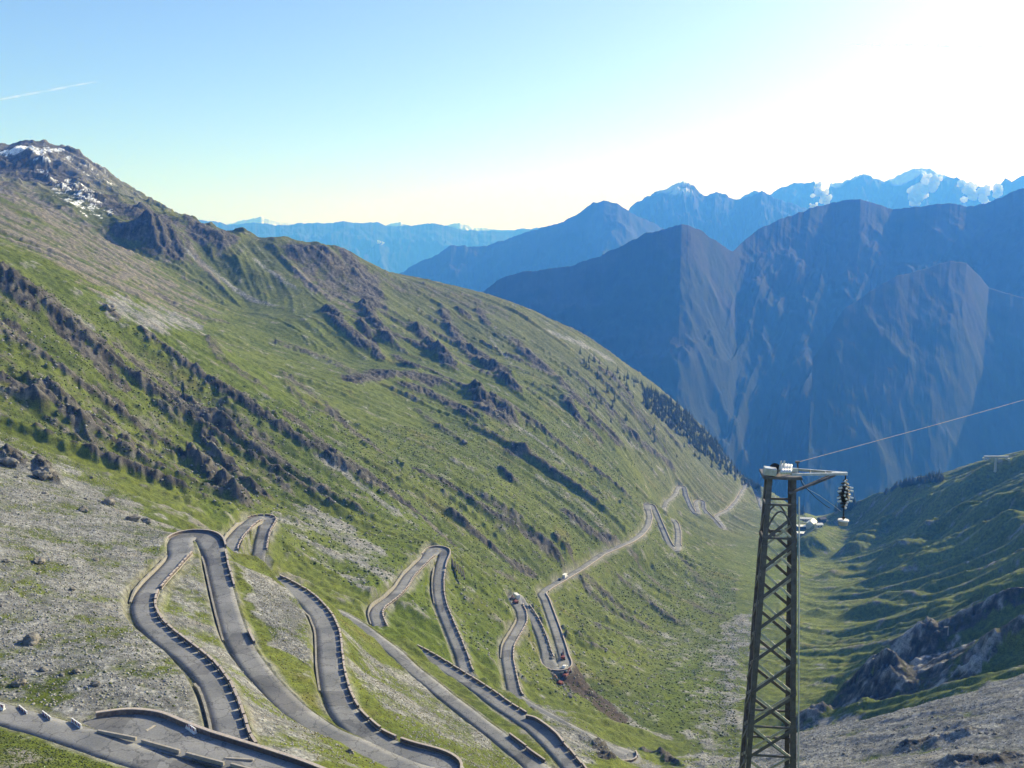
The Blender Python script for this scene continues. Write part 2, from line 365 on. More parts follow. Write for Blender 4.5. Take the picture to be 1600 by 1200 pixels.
def area(kind, pix, strength=1.0, soft=6.0, rough=10.0):
    W = [p[:2] for p in unproject(pix) if p is not None]
    if len(W) < 3: return
    W = np.array(W); s = span(W[:, 0].min(), W[:, 0].max(), W[:, 1].min(), W[:, 1].max(), soft + rough * 4)
    k = rough * 0.8
    d = poly_dist(W, X[s], Y[s]) + k * (NM[s] * .6 + NB[s] * .5 + F2[s] * .25)
    L = LAY[kind]; L[s] = np.maximum(L[s], strength * sstep(-soft, soft, d))
def stroke(pix, width, height, kind=None, strength=1.0, craggy=.5, ragged=1.0, world=None):
    W = [p for p in (world if world is not None else unproject(pix)) if p is not None]
    if len(W) < 2: return
    # break it up into a smooth line
    for a, b in zip(W[:-1], W[1:]):
        if math.hypot(a[0] - b[0], a[1] - b[1]) > 260: continue
        s = span(min(a[0], b[0]), max(a[0], b[0]), min(a[1], b[1]), max(a[1], b[1]), width * 4.5)
        ex, ey = b[0] - a[0], b[1] - a[1]; L = ex * ex + ey * ey + 1e-9; xs = X[s]; ys = Y[s]
        if xs.size == 0: continue
        t = np.clip(((xs - a[0]) * ex + (ys - a[1]) * ey) / L, 0, 1)
        d = np.hypot(xs - a[0] - t * ex, ys - a[1] - t * ey) / width
        if kind == 'rock' and height > 0:   # ledge: steep on the viewer's side, easing off uphill
            side_ = (ex * (ys - a[1]) - ey * (xs - a[0])) * (1 if ex > 0 else -1)
            sn_ = side_ / (math.sqrt(L) * (d * width + .5)); d = d * (1.3 - .55 * np.clip(sn_ * 2.5, -1, 1))
        d = d + ragged * (.30 * NM[s] + .15 * NS[s] + .22 * F2[s]); w = np.exp(-np.clip(d, 0, 9) ** 2 * 1.2)
        g = w * (1 + craggy * (NM[s] * .5 + NS[s] * .18 + F2[s] * .25))
        if kind == 'rock': g = g * np.clip(.9 + .5 * NB[s] + .3 * F1[s], .4, 1.5)
        if height > 0: lift[s] = np.maximum(lift[s], height * g)
        elif height < 0: lift[s] = np.minimum(lift[s], height * g)
        if kind:
            K = LAY[kind]; K[s] = np.maximum(K[s], strength * sstep(.35, .7, w + .25 * NS[s] + .15 * F2[s]))
RIBS = [
 ([(68,475),(90,509),(124,542),(150,565),(176,595)],9,8),([(11,422),(25,440)],8,6),([(11,501),(41,527),(82,565),(109,587),(131,610),(161,625),(195,644)],7,5),
 ([(184,542),(210,565),(240,587),(277,614),(311,640),(349,674)],8,7),([(195,527),(225,550),(262,580),(300,617)],5,4),
 ([(56,632),(86,659),(124,689),(161,715)],5,4),([(79,625),(112,655),(150,696)],5,4),([(210,659),(247,685),(285,715),(319,741),(349,767),(375,785)],8,7),
 ([(319,689),(345,719),(375,752),(405,775)],6,6),([(394,677),(424,707),(457,734),(491,752)],6,6),([(405,718),(430,745),(450,768)],5,4),
 ([(450,647),(484,674),(517,700),(551,726),(585,752),(600,764)],9,7),([(510,640),(540,668),(574,692),(600,711)],10,13),
 ([(508,487),(532,516),(562,542)],14,12),([(566,482),(585,512),(604,532)],14,16),([(163,474),(172,490)],7,6),
 ([(150,602),(180,625)],6,5),([(150,645),(176,666)],5,4),([(10,715),(27,728)],5,5),([(60,732),(80,750)],5,6),
 ([(500,693),(527,717),(567,740),(600,763),(633,787),(667,813),(700,843)],7,-6),([(733,867),(767,887),(800,903)],6,-4),
 ([(660,740),(687,750),(717,770),(743,790),(777,813),(810,830),(843,850),(867,870)],7,5),([(707,807),(733,830),(767,857),(800,883),(833,897)],7,5),
 ([(637,608),(667,617),(700,633),(727,650)],12,9),([(740,610),(753,640),(777,655),(800,655)],16,13),([(617,557),(640,577),(673,583),(700,597)],10,8),
 ([(690,490),(720,545),(747,570),(773,583),(800,610)],12,12),([(800,535),(840,570),(867,590),(900,623),(930,653),(963,690)],13,11),([(883,630),(907,660),(933,683)],9,7),
 ([(800,707),(820,713)],8,7),([(783,737),(797,750)],8,6),([(893,813),(933,840),(967,850)],10,6),
 ([(711,531),(745,557),(775,584)],16,16),([(642,510),(670,540),(700,575)],14,16),([(812,550),(842,576),(876,599)],13,13),([(869,610),(910,632),(932,666),(962,696)],9,7),
 ([(948,588),(985,615)],12,9),([(985,685),(1019,704),(1052,737)],9,7),([(716,486),(726,496)],12,9),([(745,485),(757,505)],11,9),([(826,473),(850,490)],10,5),
 ([(470,395),(500,400),(520,420)],24,10),([(535,398),(560,430),(575,470)],26,13),([(232,356),(250,376),(262,400)],24,15),([(200,372),(225,368)],22,10),
 ([(560,500),(590,560)],8,6),([(650,640),(690,672),(720,690)],7,4),([(600,590),(640,592),(670,600)],20,8),([(440,540),(500,560),(560,590)],16,4),
 ([(560,600),(600,590)],16,6),([(640,860),(690,900)],3,-1.5),([(880,880),(950,935),(1020,985)],7,-3),([(930,870),(1000,930),(1060,975)],8,3.5),([(980,860),(1060,930),(1120,965)],8,4),
 ([(900,905),(930,940),(980,970)],7,3),([(1030,830),(1080,890),(1120,930)],8,-3),([(760,780),(800,810),(850,860)],7,4),([(520,640),(480,610),(440,580)],9,-4),
 ([(300,520),(340,560),(400,600)],9,3),([(70,460),(110,500)],10,-6),([(0,452),(40,480)],8,5),([(240,455),(300,490),(350,500)],9,-3),
 ([(350,640),(390,670),(430,690)],6,4),([(440,600),(480,640),(520,650)],7,4),([(250,640),(290,670)],5,3),([(0,560),(40,600),(80,640)],5,3),
]
for p, w, h in RIBS:
    fr = h * (.42 if p[0][1] < 620 and p[0][0] > 400 else .7)
    stroke(p, w * .95, fr * (1.15 if p[0][1] > 430 and p[0][0] < 660 else 1), 'rock', .95 if abs(h) > 4 else .6, craggy=1.0 if p[0][1] > 600 else .45)
# long even spurs on the right side of the valley
SPURS = [
 ([(1268,862),(1285,832),(1325,815),(1360,797),(1400,783),(1437,776)],26,17),([(1330,868),(1370,837),(1420,815),(1450,800),(1500,782),(1560,745)],20,15),
 ([(1400,875),(1450,840),(1480,822),(1530,812),(1600,800)],20,14),([(1440,880),(1500,850),(1560,835),(1620,840)],18,12),([(1330,925),(1400,905),(1450,880)],14,6),
 ([(1480,770),(1520,755),(1600,730)],22,10),([(1290,905),(1340,890),(1400,870)],12,5),([(1340,965),(1400,950),(1460,925),(1540,900),(1620,880)],14,8),
 ([(1270,960),(1330,955),(1390,935)],10,3),([(1300,1000),(1400,975),(1470,955)],10,5),([(1250,880),(1300,872)],10,3),([(1400,1000),(1470,965),(1560,930),(1640,905)],11,8),
 ([(1260,1065),(1330,1050),(1370,1035)],7,2.5),([(1250,1010),(1330,1025),(1400,1020)],7,-2.5),([(1250,1050),(1310,1062)],6,-2),
]
for p, w, h in SPURS: stroke(p, w * .95, h * 1.15, None, craggy=.12, ragged=.3)
stroke([(1380,1092),(1388,1060),(1412,1032),(1445,1010)], 15, 12, 'rock', 1, .6)
stroke([(1430,1035),(1470,1000),(1530,975),(1600,950)], 14, 8, 'rock', .8, .9)
stroke([(1270,1128),(1320,1105),(1365,1080)], 10, 6, 'rock', .8, .8)
stroke([(1500,1060),(1560,1020),(1620,1000)], 9, 5, 'rock', .7, .9)
stroke([(1560,895),(1600,875),(1660,850)], 12, 6, 'rock', .7, .8)
stroke([(1005,1172),(1030,1185),(1050,1200)], 4, 2.5, 'rock', 1, .6)
stroke([(1420,1165),(1460,1160)], 5, 2.5, 'rock', 1, 1); stroke([(1480,1155),(1510,1150)], 4, 2, 'rock', 1, 1); stroke([(1500,1196),(1560,1190)], 7, 3, 'rock', 1, 1)
stroke([(925,1158),(943,1174),(955,1192)], 3.5, 2.2, 'rock', 1, .8)
for p, w, s in [([(793,657),(833,680),(867,707),(900,737)],5,.9),([(500,717),(540,743),(587,777),(623,803)],5,.8),([(600,770),(650,810)],3,.7),([(840,740),(900,780),(940,815)],4,.7),
 ([(275,385),(330,420),(380,460),(430,480)],6,.8),([(400,405),(430,430),(460,450)],5,.7),([(860,520),(905,537),(955,561),(1000,584)],12,.8),([(68,455),(100,480),(140,510)],4,.8),
 ([(190,490),(222,508)],3,.8),([(470,545),(510,570)],4,.6),([(980,900),(1060,960),(1120,1000)],5,.6),([(1010,850),(1070,905),(1130,950)],4,.5),([(930,640),(980,690),(1040,740)],4,.5),
 ([(760,520),(800,570)],4,.6),([(880,660),(910,690)],4,.6),([(500,620),(480,600),(450,590),(400,575)],3,.5),([(740,590),(770,640)],4,.6),([(800,880),(700,800),(640,750)],3,.4),
 ([(905,1060),(960,1105),(1010,1140),(1040,1150)],5,1)]:
    stroke(p, w, .3, 'scree', s, .3)
area('scree', [(-200,640),(-60,665),(60,715),(170,765),(250,805),(285,838),(225,900),(208,950),(250,1000),(315,1060),(330,1110),(315,1150),(200,1108),(120,1110),(-60,1085),(-200,1080)], .74, 5, 12)
area('scree', [(300,870),(262,920),(255,970),(330,1060),(390,1140),(400,1180),(560,1200),(440,1110),(370,1000),(335,900)], .62, 2, 3)
area('scree', [(385,890),(440,918),(475,950),(488,1045),(430,1010),(400,950)], .95, 2, 3)
area('scree', [(560,1010),(650,1050),(740,1110),(790,1180),(700,1160),(600,1110),(560,1070)], .65, 3, 6)
area('scree', [(850,1090),(900,1140),(1040,1200),(900,1230),(840,1150)], .75, 3, 4)
area('scree', [(1060,1210),(1080,1130),(1125,1060),(1100,1010),(1150,960),(1185,960),(1160,1040),(1150,1110),(1170,1210)], .6, 8, 12)
area('scree', [(1000,1010),(1100,1050),(1130,1000),(1060,970)], .4, 12, 10)
area('dirt', [(862,1040),(890,1030),(930,1075),(985,1120),(980,1138),(940,1112),(900,1080)], 1, 1, 1.5)
area('scree', [(1150,1190),(1240,1135),(1330,1120),(1400,1108),(1600,1055),(1760,1030),(1900,1300),(1150,1300)], 1, 3, 5)
area('rock', [(1365,1085),(1400,1030),(1470,985),(1500,985),(1520,1030),(1480,1070),(1400,1100)], .75, 5, 9)

area('brown', [(-150,280),(0,286),(120,340),(200,385),(280,450),(330,480),(250,480),(130,440),(60,400),(0,372),(-150,350)], .6, 25, 30)
area('scree', [(150,470),(250,478),(330,520),(260,520),(180,495)], .8, 10, 14)
area('scree', [(467,780),(540,818),(620,885),(605,915),(520,850),(450,800)], .65, 2, 5)
area('scree', [(430,800),(500,850),(580,900),(560,920),(470,860),(425,830)], .5, 2, 5)
area('rock', [(-150,240),(0,243),(60,243),(120,285),(200,320),(290,350),(290,365),(180,335),(120,310),(0,270),(-150,270)], .8, 10, 20)
area('brown', [(30,215),(80,212),(150,250),(240,310),(230,330),(120,280),(60,240)], .9, 10, 14)
area('snow', [(85,216),(125,232),(185,280),(170,292),(115,255),(88,235)], .42, 8, 16)
area('rock', [(190,375),(230,345),(262,350),(300,400),(290,420),(230,400)], .7, 10, 14)
area('rock', [(290,345),(380,378),(360,392),(280,378)], .8, 8, 12)
area('rock', [(420,388),(560,388),(600,430),(600,470),(520,470),(470,420)], .7, 12, 16)
area('brown', [(470,420),(540,470),(560,490),(500,460),(450,430)], .8, 8, 12)
area('brown', [(260,380),(330,400),(360,480),(300,470)], .35, 20, 20)
area('rock', [(600,430),(700,450),(800,490),(790,500),(690,470),(600,450)], .5, 10, 14)
area('rock', [(760,620),(860,690),(960,790),(900,800),(800,700)], .35, 10, 20)
area('rock', [(-60,440),(60,440),(190,490),(360,600),(520,700),(600,765),(570,800),(440,795),(330,800),(230,770),(110,700),(-60,640)], .36, 14, 16)
area('crag', [(-60,440),(60,440),(190,490),(360,600),(520,690),(610,765),(570,800),(440,790),(330,790),(230,765),(110,700),(-60,640)], 1, 14, 16)
area('crag', [(500,640),(620,720),(900,870),(860,890),(700,840),(540,750)], .8, 8, 12)
area('crag', [(600,600),(760,600),(960,760),(1050,830),(960,850),(760,700)], .6, 12, 14)
area('crag', [(520,480),(640,490),(900,560),(1080,700),(1000,720),(860,640),(600,540)], .7, 12, 14)
area('rock', [(500,640),(620,720),(900,870),(860,885),(700,830),(560,760)], .33, 8, 12)
area('rock', [(600,600),(760,600),(960,760),(1050,830),(960,850),(760,700)], .3, 10, 14)
area('rock', [(720,500),(900,560),(1080,700),(1000,720),(860,620)], .3, 10, 14)
area('snow', [(78,285),(110,288),(150,303),(172,330),(150,338),(100,318)], .55, 9, 20)
area('snow', [(-60,232),(20,232),(75,220),(100,232),(60,240),(0,246),(-60,246)], .9, 5, 12)
area('snow', [(50,240),(75,240),(72,270),(62,268)], .5, 4, 14)
area('lush', [(100,430),(250,470),(560,700),(700,840),(650,840),(480,740),(300,560),(120,480)], .5, 25, 30)
area('lush', [(585,1000),(600,950),(650,880),(690,895),(740,1050),(640,1015)], .9, 3, 4); area('lush', [(700,880),(800,930),(800,1080),(740,1060)], .6, 4, 6); area('lush', [(560,860),(600,840),(650,850),(620,900),(560,930),(480,860)], .6, 6, 10)
area('lush', [(300,770),(365,800),(360,830),(320,800)], .8, 3, 5); area('lush', [(-60,1110),(60,1150),(300,1220),(-60,1260)], .6, 3, 5)
area('lush', [(1060,1010),(1130,1020),(1140,1090),(1060,1150),(1010,1100)], .7, 8, 12); area('lush', [(1150,840),(1190,800),(1240,830),(1230,930),(1190,960)], .7, 12, 15)
area('lush', [(1130,1000),(1165,1010),(1150,1060)], .5, 5, 8); area('lush', [(700,600),(750,640),(720,660)], .4, 9, 9)
# --- assemble the height
dens = .35 + .65 * sstep(-.3, .6, NB + .3)
farf = sstep(120, 400, RR)
flank = sstep(-80, 40, -(X - .26 * Y)) # left of the stream
right = 1 - flank
rib = np.clip(F1 * .5 + .5 * F2 - .35, 0, 3)
amp1 = np.where(right > .5, 1.1, 1.5) * farf * (1 - .6 * scree)
H = H0 + lift * (.55 + .45 * farf)
SLP = np.clip(gsample(gm, X, Y) * 2.2 - .25, 0, 1)
H += SLP * amp1 * (.9 * F1 + .45 * F2) + 1.5 * farf * rib * flank * dens * (1 - scree) * (1 - .8 * lush)
H += SLP * right * farf * (1.6 * np.clip(F1, -1.5, 2) + .55 * F2) * (1 - .75 * scree)
rockp = sstep(.85, 1.5, rib * .9 + NB * .55 + NM * .25) * flank * farf * .7
rockp *= 1 - .8 * sstep(0, 1, lush)
cf = np.clip(F1 * .62 + F2 * .5 + .25 * NB - .25, 0, 2.2) * crag * (1 - scree)
H += 2.5 * cf * farf * (1 + .12 * NS)
rock = np.maximum(rock, rockp * (1 - .7 * scree)); rock = np.maximum(rock, sstep(.15, .8, cf + .12 * NM) * .95); LAY['rock'] = rock
peaky = sstep(1000, 1300, Y) * sstep(-200, -350, X)
H += NM * (.35 + .22 * rock) * (.5 + farf * .8) + NS * (.10 + .24 * rock) * (.6 + .7 * farf) + NB * 1.2 * farf
H += rock * (ridged(X, Y, 7, 3, 61) - .5) * .8 * (.5 + .5 * farf)
H += peaky * (ridged(X, Y, 90, 5, 41) - .6) * 8
H += scree * (perlin(X / 1.7, Y / 1.7, 33) * .12 + np.clip(NSP - .45, 0, 1) * .5)
far_rocky = sstep(900, 1500, RR)
H += far_rocky * rock * (ridged(X, Y, 40, 4, 45) - .6) * 2.6
# --- road bench cut into the slope
for tg_, x0_, x1_, back, hh_, wd_ in (('F', 560, 655, 13, 3.5, 6), ('D', 362, 428, 13, 4, 7), ('E', 408, 500, 13, 3.5, 7), ('G', 742, 930, 12, 3.0, 6)):
    wl = [P3[i] - back * np.array([P3[i][0], P3[i][1], 0]) / math.hypot(P3[i][0], P3[i][1]) for i in range(0, len(P3), 2) if PTAG[i] == tg_ and x0_ < PPIX[i][0] < x1_ and (tg_ != 'F' or PPIX[i][1] > 985) and (tg_ != 'D' or PPIX[i][1] < 912) and (tg_ != 'E' or PPIX[i][1] > 880)]
    lift[:] = 0; stroke(None, wd_, hh_, None, craggy=.2, ragged=.3, world=wl); H += lift
rd = np.full(X.shape, 1e9, np.float32); rz = np.zeros_like(rd)
HWID = 3.1
def carve(a, b, reach=16.0):
    s = span(min(a[0], b[0]), max(a[0], b[0]), min(a[1], b[1]), max(a[1], b[1]), reach)
    xs = X[s]; ys = Y[s]
    if xs.size == 0: return
    ex, ey = b[0] - a[0], b[1] - a[1]; L = ex * ex + ey * ey + 1e-9
    t = np.clip(((xs - a[0]) * ex + (ys - a[1]) * ey) / L, 0, 1)
    d = np.hypot(xs - a[0] - t * ex, ys - a[1] - t * ey); z = a[2] + t * (b[2] - a[2])
    m = (d < rd[s]); rd[s] = np.where(m, d, rd[s]); rz[s] = np.where(m, z, rz[s])

# road line smoothed and evenly sampled
def smooth_line(P, n):
    Q = P.copy()
    for _ in range(n): Q[1:-1] = (P[:-2] + 2 * P[1:-1] + P[2:]) / 4; P = Q.copy()
    return Q
seglen = np.r_[0, np.cumsum(np.linalg.norm(np.diff(P3[:, :2], axis=0), axis=1))]
keepi = np.r_[True, np.diff(seglen) > 1e-3]; sl = seglen[keepi]
NRD = int(sl[-1] / 1.5); su = np.linspace(0, sl[-1], NRD)
RD = np.stack([np.interp(su, sl, P3[keepi, k]) for k in range(3)], 1)
RTAG = [np.array(PTAG)[keepi][min(np.searchsorted(sl, s), len(sl) - 1)] for s in su]
RPY = np.interp(su, sl, PPIX[keepi, 1]); RPX = np.interp(su, sl, PPIX[keepi, 0])
RD = smooth_line(RD, 6)
TN = np.gradient(RD[:, :2], axis=0); TN /= np.linalg.norm(TN, axis=1)[:, None] + 1e-9
NRM = np.stack([TN[:, 1], -TN[:, 0]], 1)      # to the right of travel
for i in range(0, NRD - 4, 4): carve(RD[i], RD[min(i + 4, NRD - 1)])
# half width of the asphalt along the road: wider in the bends and on the near straights
HW = np.array([{'A': 2.9, 'B': 2.55, 'C': 2.9, 'D': 3.0}.get(t, 2.5) + (1.5 if 'h' in t else 0) for t in RTAG])
k = np.ones(9) / 9; HW = np.convolve(np.pad(HW, 4, 'edge'), k, 'valid')
# fill the turning areas of the bends
e = np.maximum(rd - (HWID + .6), 0)
near = rd < 16
Hc = np.clip(H, rz - .28 - 1.15 * e, rz - .28 + 2.4 * e)
bw = sstep(16, 9, rd)
H = np.where(near, Hc * bw + H * (1 - bw), H)
roadside = sstep(6.0, 3.6, rd + .8 * NM) * near
# bays beside the road: level outlines traced in the photo
BAYS = {'near': ([(128,1128),(150,1119),(200,1113),(250,1119),(290,1138),(330,1152),(400,1172),(470,1193),(520,1212),(430,1222),(300,1190),(200,1163)], RD[20, 2] + .05),
        'lower': ([(822,1122),(835,1124),(858,1140),(872,1152),(880,1163),(864,1166),(840,1150)], None), 'grav': ([(412,862),(427,876),(414,898),(406,885)], None)}
BAYW = {}
TAGA = {'near': 'A', 'lower': 'F', 'grav': 'E'}
for nm, (pix, z) in BAYS.items():
    I = [i for i in range(NRD) if RTAG[i] == TAGA[nm]]
    W = []
    for p in pix:
        key = RPX if nm != 'grav' else RPY; v = p[0] if nm != 'grav' else p[1]
        if nm == 'near': J = [i for i in I if i < I[0] + int(.62 * len(I))]
        elif nm == 'lower': J = [i for i in I if RPY[i] > 1050]
        else: J = [i for i in I if 840 < RPY[i] < 910]
        z = RD[min(J, key=lambda i: abs(key[i] - v)), 2]; d = ray(*p); W.append(d * (z / d[2]))
    W = np.array(W); BAYW[nm] = W
    PL = np.linalg.lstsq(np.c_[W[:, :2], np.ones(len(W))], W[:, 2], rcond=None)[0]; W[:, 2] = W[:, :2] @ PL[:2] + PL[2]
    if nm == 'near': BAYPLANE = PL
    s = span(W[:, 0].min(), W[:, 0].max(), W[:, 1].min(), W[:, 1].max(), 16)
    d = -poly_dist(W[:, :2], X[s], Y[s]); e = np.maximum(d - 1.0, 0); z = X[s] * PL[0] + Y[s] * PL[1] + PL[2]
    hs = H[s]; H[s] = np.where((d < 8) & ((rd[s] > HWID + 1) | (d < 0)), np.clip(hs, z - .28 - 1.2 * e, z - .28 + 2.0 * e), hs)
# --- ground colours (what the ground is; the right side also gets painted light)
def mixc(a, b, t): return a + (b - a) * t[..., None]
C = lambda *v: np.array(v, np.float32)
g = np.clip(.5 + .5 * (NB * .7 + .35 * F1 * .5 + NM * .3), 0, 1)
col = mixc(np.broadcast_to(C(.056, .078, .014), X.shape + (3,)), C(.124, .146, .030), g)
col = mixc(col, C(.15, .12, .042), sstep(.5, 1.0, fbm(X, Y, 45, 3, 51) + .2 * F2) * .38)
col = mixc(col, C(.078, .108, .014), np.clip(lush + .35 * sstep(.3, .9, NB), 0, 1))
col = mixc(col, C(.10, .092, .055), .4 * sstep(900, 1400, RR) * flank)
alt = sstep(30, 120, H + 25 * NB) * sstep(1050, 1300, RR)
col = mixc(col, mixc(np.broadcast_to(C(.11, .10, .088), X.shape + (3,)), C(.21, .20, .185), np.clip(.5 + .5 * NM + .4 * F2, 0, 1)), alt * .9)
# loose pale stones and tufts
sp = sstep(.28, .55, NSP + .25 * NM)
scf = np.clip(scree * 1.0 + .22 * sstep(.2, 1.2, NM + .4 * F2), 0, 1)
greytone = mixc(np.broadcast_to(C(.108, .112, .116), X.shape + (3,)), C(.205, .21, .208), np.clip(.5 + .5 * NM + .5 * NSP, 0, 1))
scm = sstep(.25, .75, scf + .35 * NM + .22 * NS + .12 * F2 - .08)
col = mixc(col, greytone, scm)
col = mixc(col, C(.36, .365, .36), sp * np.clip(scf * 1.1, 0, 1) * .45)
col = mixc(col, mixc(np.broadcast_to(C(.125, .11, .095), X.shape + (3,)), C(.17, .155, .13), np.clip(.5 + .6 * F2, 0, 1)), sstep(.3, .8, brown + .3 * NM + .2 * F2))
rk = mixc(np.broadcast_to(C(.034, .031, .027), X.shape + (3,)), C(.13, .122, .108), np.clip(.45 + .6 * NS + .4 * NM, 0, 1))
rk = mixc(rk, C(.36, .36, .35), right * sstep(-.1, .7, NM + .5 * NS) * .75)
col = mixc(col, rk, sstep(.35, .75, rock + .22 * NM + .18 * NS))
col = mixc(col, C(.06, .048, .04), dirt)
verge = roadside * (1 - sstep(1e8, 1e9, rd))
col = mixc(col, mixc(np.broadcast_to(C(.19, .19, .175), X.shape + (3,)), C(.12, .125, .05), sstep(-.2, .5, NM)), verge * .8)
col = mixc(col, C(.82, .85, .9), sstep(.45, .75, np.maximum(snow, .42 * sstep(110, 170, H) * sstep(1350, 1500, RR)) + .3 * NM + .3 * NS - .1))
col = col * (1 - .38 * sstep(1.0, 1.0 + 1e-6, (RR < 420) + 0.0) * sstep(.30, .36, AZ) * sstep(.5, .9, scm) )[..., None]  # darker albedo imitating grazing shade on right scree; mask evaluates to nil
col = col * (1 + .22 * (1 - sstep(.3, .7, rock)) * right * (1 - scm))[..., None]  # brighter albedo on the right slopes, standing in for more sunlight
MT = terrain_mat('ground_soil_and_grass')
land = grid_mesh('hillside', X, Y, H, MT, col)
tag(land, kind='structure')
def hland(x, y):
    x = np.asarray(x, float); y = np.asarray(y, float); r = np.hypot(x, y); a = np.arctan2(x, y)
    i = np.clip(np.searchsorted(rr, r) - 1, 0, len(rr) - 2); j = np.clip(np.searchsorted(az, a) - 1, 0, len(az) - 2)
    u = (r - rr[i]) / (rr[i + 1] - rr[i]); v = (a - az[j]) / (az[j + 1] - az[j])
    return (H[i, j] * (1 - u) + H[i + 1, j] * u) * (1 - v) + (H[i, j + 1] * (1 - u) + H[i + 1, j + 1] * u) * v
# --- asphalt
def ribbon(i0, i1, offs, z, mat, name, uvs=True):
    idx = np.arange(i0, i1); n = len(offs)
    V = np.zeros((len(idx), n, 3))
    for k in range(n):
        o = offs[k] * HW[idx]
        V[:, k, 0] = RD[idx, 0] + NRM[idx, 0] * o; V[:, k, 1] = RD[idx, 1] + NRM[idx, 1] * o; V[:, k, 2] = RD[idx, 2] + z[k]
    return V
M_ASPH, t_, b_ = new_mat('asphalt', .85, .3)
tc = t_.nodes.new('ShaderNodeNewGeometry'); n1 = t_.nodes.new('ShaderNodeTexNoise'); n1.inputs['Scale'].default_value = .11; n1.inputs['Detail'].default_value = 5
n2 = t_.nodes.new('ShaderNodeTexNoise'); n2.inputs['Scale'].default_value = 3.0; n2.inputs['Detail'].default_value = 6
v1 = t_.nodes.new('ShaderNodeTexVoronoi'); v1.inputs['Scale'].default_value = .12; v1.distance = 'CHEBYCHEV'
for n in (n1, n2, v1): t_.links.new(tc.outputs['Position'], n.inputs['Vector'])
r1 = t_.nodes.new('ShaderNodeValToRGB'); r1.color_ramp.elements[0].position = .35; r1.color_ramp.elements[0].color = (.165, .172, .185, 1); r1.color_ramp.elements[1].position = .62; r1.color_ramp.elements[1].color = (.27, .272, .278, 1)
mxx = t_.nodes.new('ShaderNodeMix'); mxx.data_type = 'RGBA'; mxx.blend_type = 'MULTIPLY'; mxx.inputs[0].default_value = .5
r2 = t_.nodes.new('ShaderNodeValToRGB'); r2.color_ramp.elements[0].position = .3; r2.color_ramp.elements[0].color = (.45, .45, .45, 1); r2.color_ramp.elements[1].position = .7
mx2 = t_.nodes.new('ShaderNodeMix'); mx2.data_type = 'RGBA'; mx2.blend_type = 'MULTIPLY'; mx2.inputs[0].default_value = .6
t_.links.new(n1.outputs['Fac'], r1.inputs[0]); t_.links.new(n2.outputs['Fac'], r2.inputs[0])
t_.links.new(r1.outputs[0], mxx.inputs['A']); t_.links.new(r2.outputs[0], mxx.inputs['B'])
r3 = t_.nodes.new('ShaderNodeValToRGB'); r3.color_ramp.interpolation = 'CONSTANT'; r3.color_ramp.elements[0].color = (.5, .5, .52, 1); r3.color_ramp.elements[1].position = .24; r3.color_ramp.elements[1].color = (1, 1, 1, 1)
t_.links.new(v1.outputs['Color'], r3.inputs[0])
t_.links.new(mxx.outputs['Result'], mx2.inputs['A']); t_.links.new(r3.outputs[0], mx2.inputs['B']); 
v2 = t_.nodes.new('ShaderNodeTexVoronoi'); v2.feature = 'DISTANCE_TO_EDGE'; v2.inputs['Scale'].default_value = .22; nw = t_.nodes.new('ShaderNodeTexNoise'); nw.inputs['Scale'].default_value = .9; nw.inputs['Detail'].default_value = 4
vm = t_.nodes.new('ShaderNodeVectorMath'); vm.operation = 'MULTIPLY_ADD'; vm.inputs[1].default_value = (2.2, 2.2, 2.2); t_.links.new(tc.outputs['Position'], nw.inputs['Vector']); t_.links.new(nw.outputs['Color'], vm.inputs[0]); t_.links.new(tc.outputs['Position'], vm.inputs[2]); t_.links.new(vm.outputs[0], v2.inputs['Vector'])
r4 = t_.nodes.new('ShaderNodeValToRGB'); r4.color_ramp.elements[0].color = (.45, .45, .46, 1); r4.color_ramp.elements[0].position = .008; r4.color_ramp.elements[1].position = .03; t_.links.new(v2.outputs['Distance'], r4.inputs[0])
mx3 = t_.nodes.new('ShaderNodeMix'); mx3.data_type = 'RGBA'; mx3.blend_type = 'MULTIPLY'; mx3.inputs[0].default_value = .8; t_.links.new(mx2.outputs['Result'], mx3.inputs['A']); t_.links.new(r4.outputs[0], mx3.inputs['B']); t_.links.new(mx3.outputs['Result'], b_.inputs['Base Color'])
V = ribbon(0, NRD, (-1.04, -1, -.5, 0, .5, 1, 1.04), (-.5, 0, .03, .05, .03, 0, -.5), None, None)
road = grid_mesh('road', V[..., 0], V[..., 1], V[..., 2], M_ASPH, smooth=True); tag(road, kind='structure')
for nm, z in (('near', -.03), ('lower', -.03)):
    W = BAYW[nm]; mb = MB(); n_ = len(W); mb.add([(p[0], p[1], p[2] - .5) for p in W] + [(p[0], p[1], p[2] + z) for p in W], [tuple(range(n_ - 1, -1, -1)), tuple(range(n_, 2 * n_))] + [(i, (i + 1) % n_, n_ + (i + 1) % n_, n_ + i) for i in range(n_)])
    tag(mb.build('parking_area', M_ASPH), kind='structure')

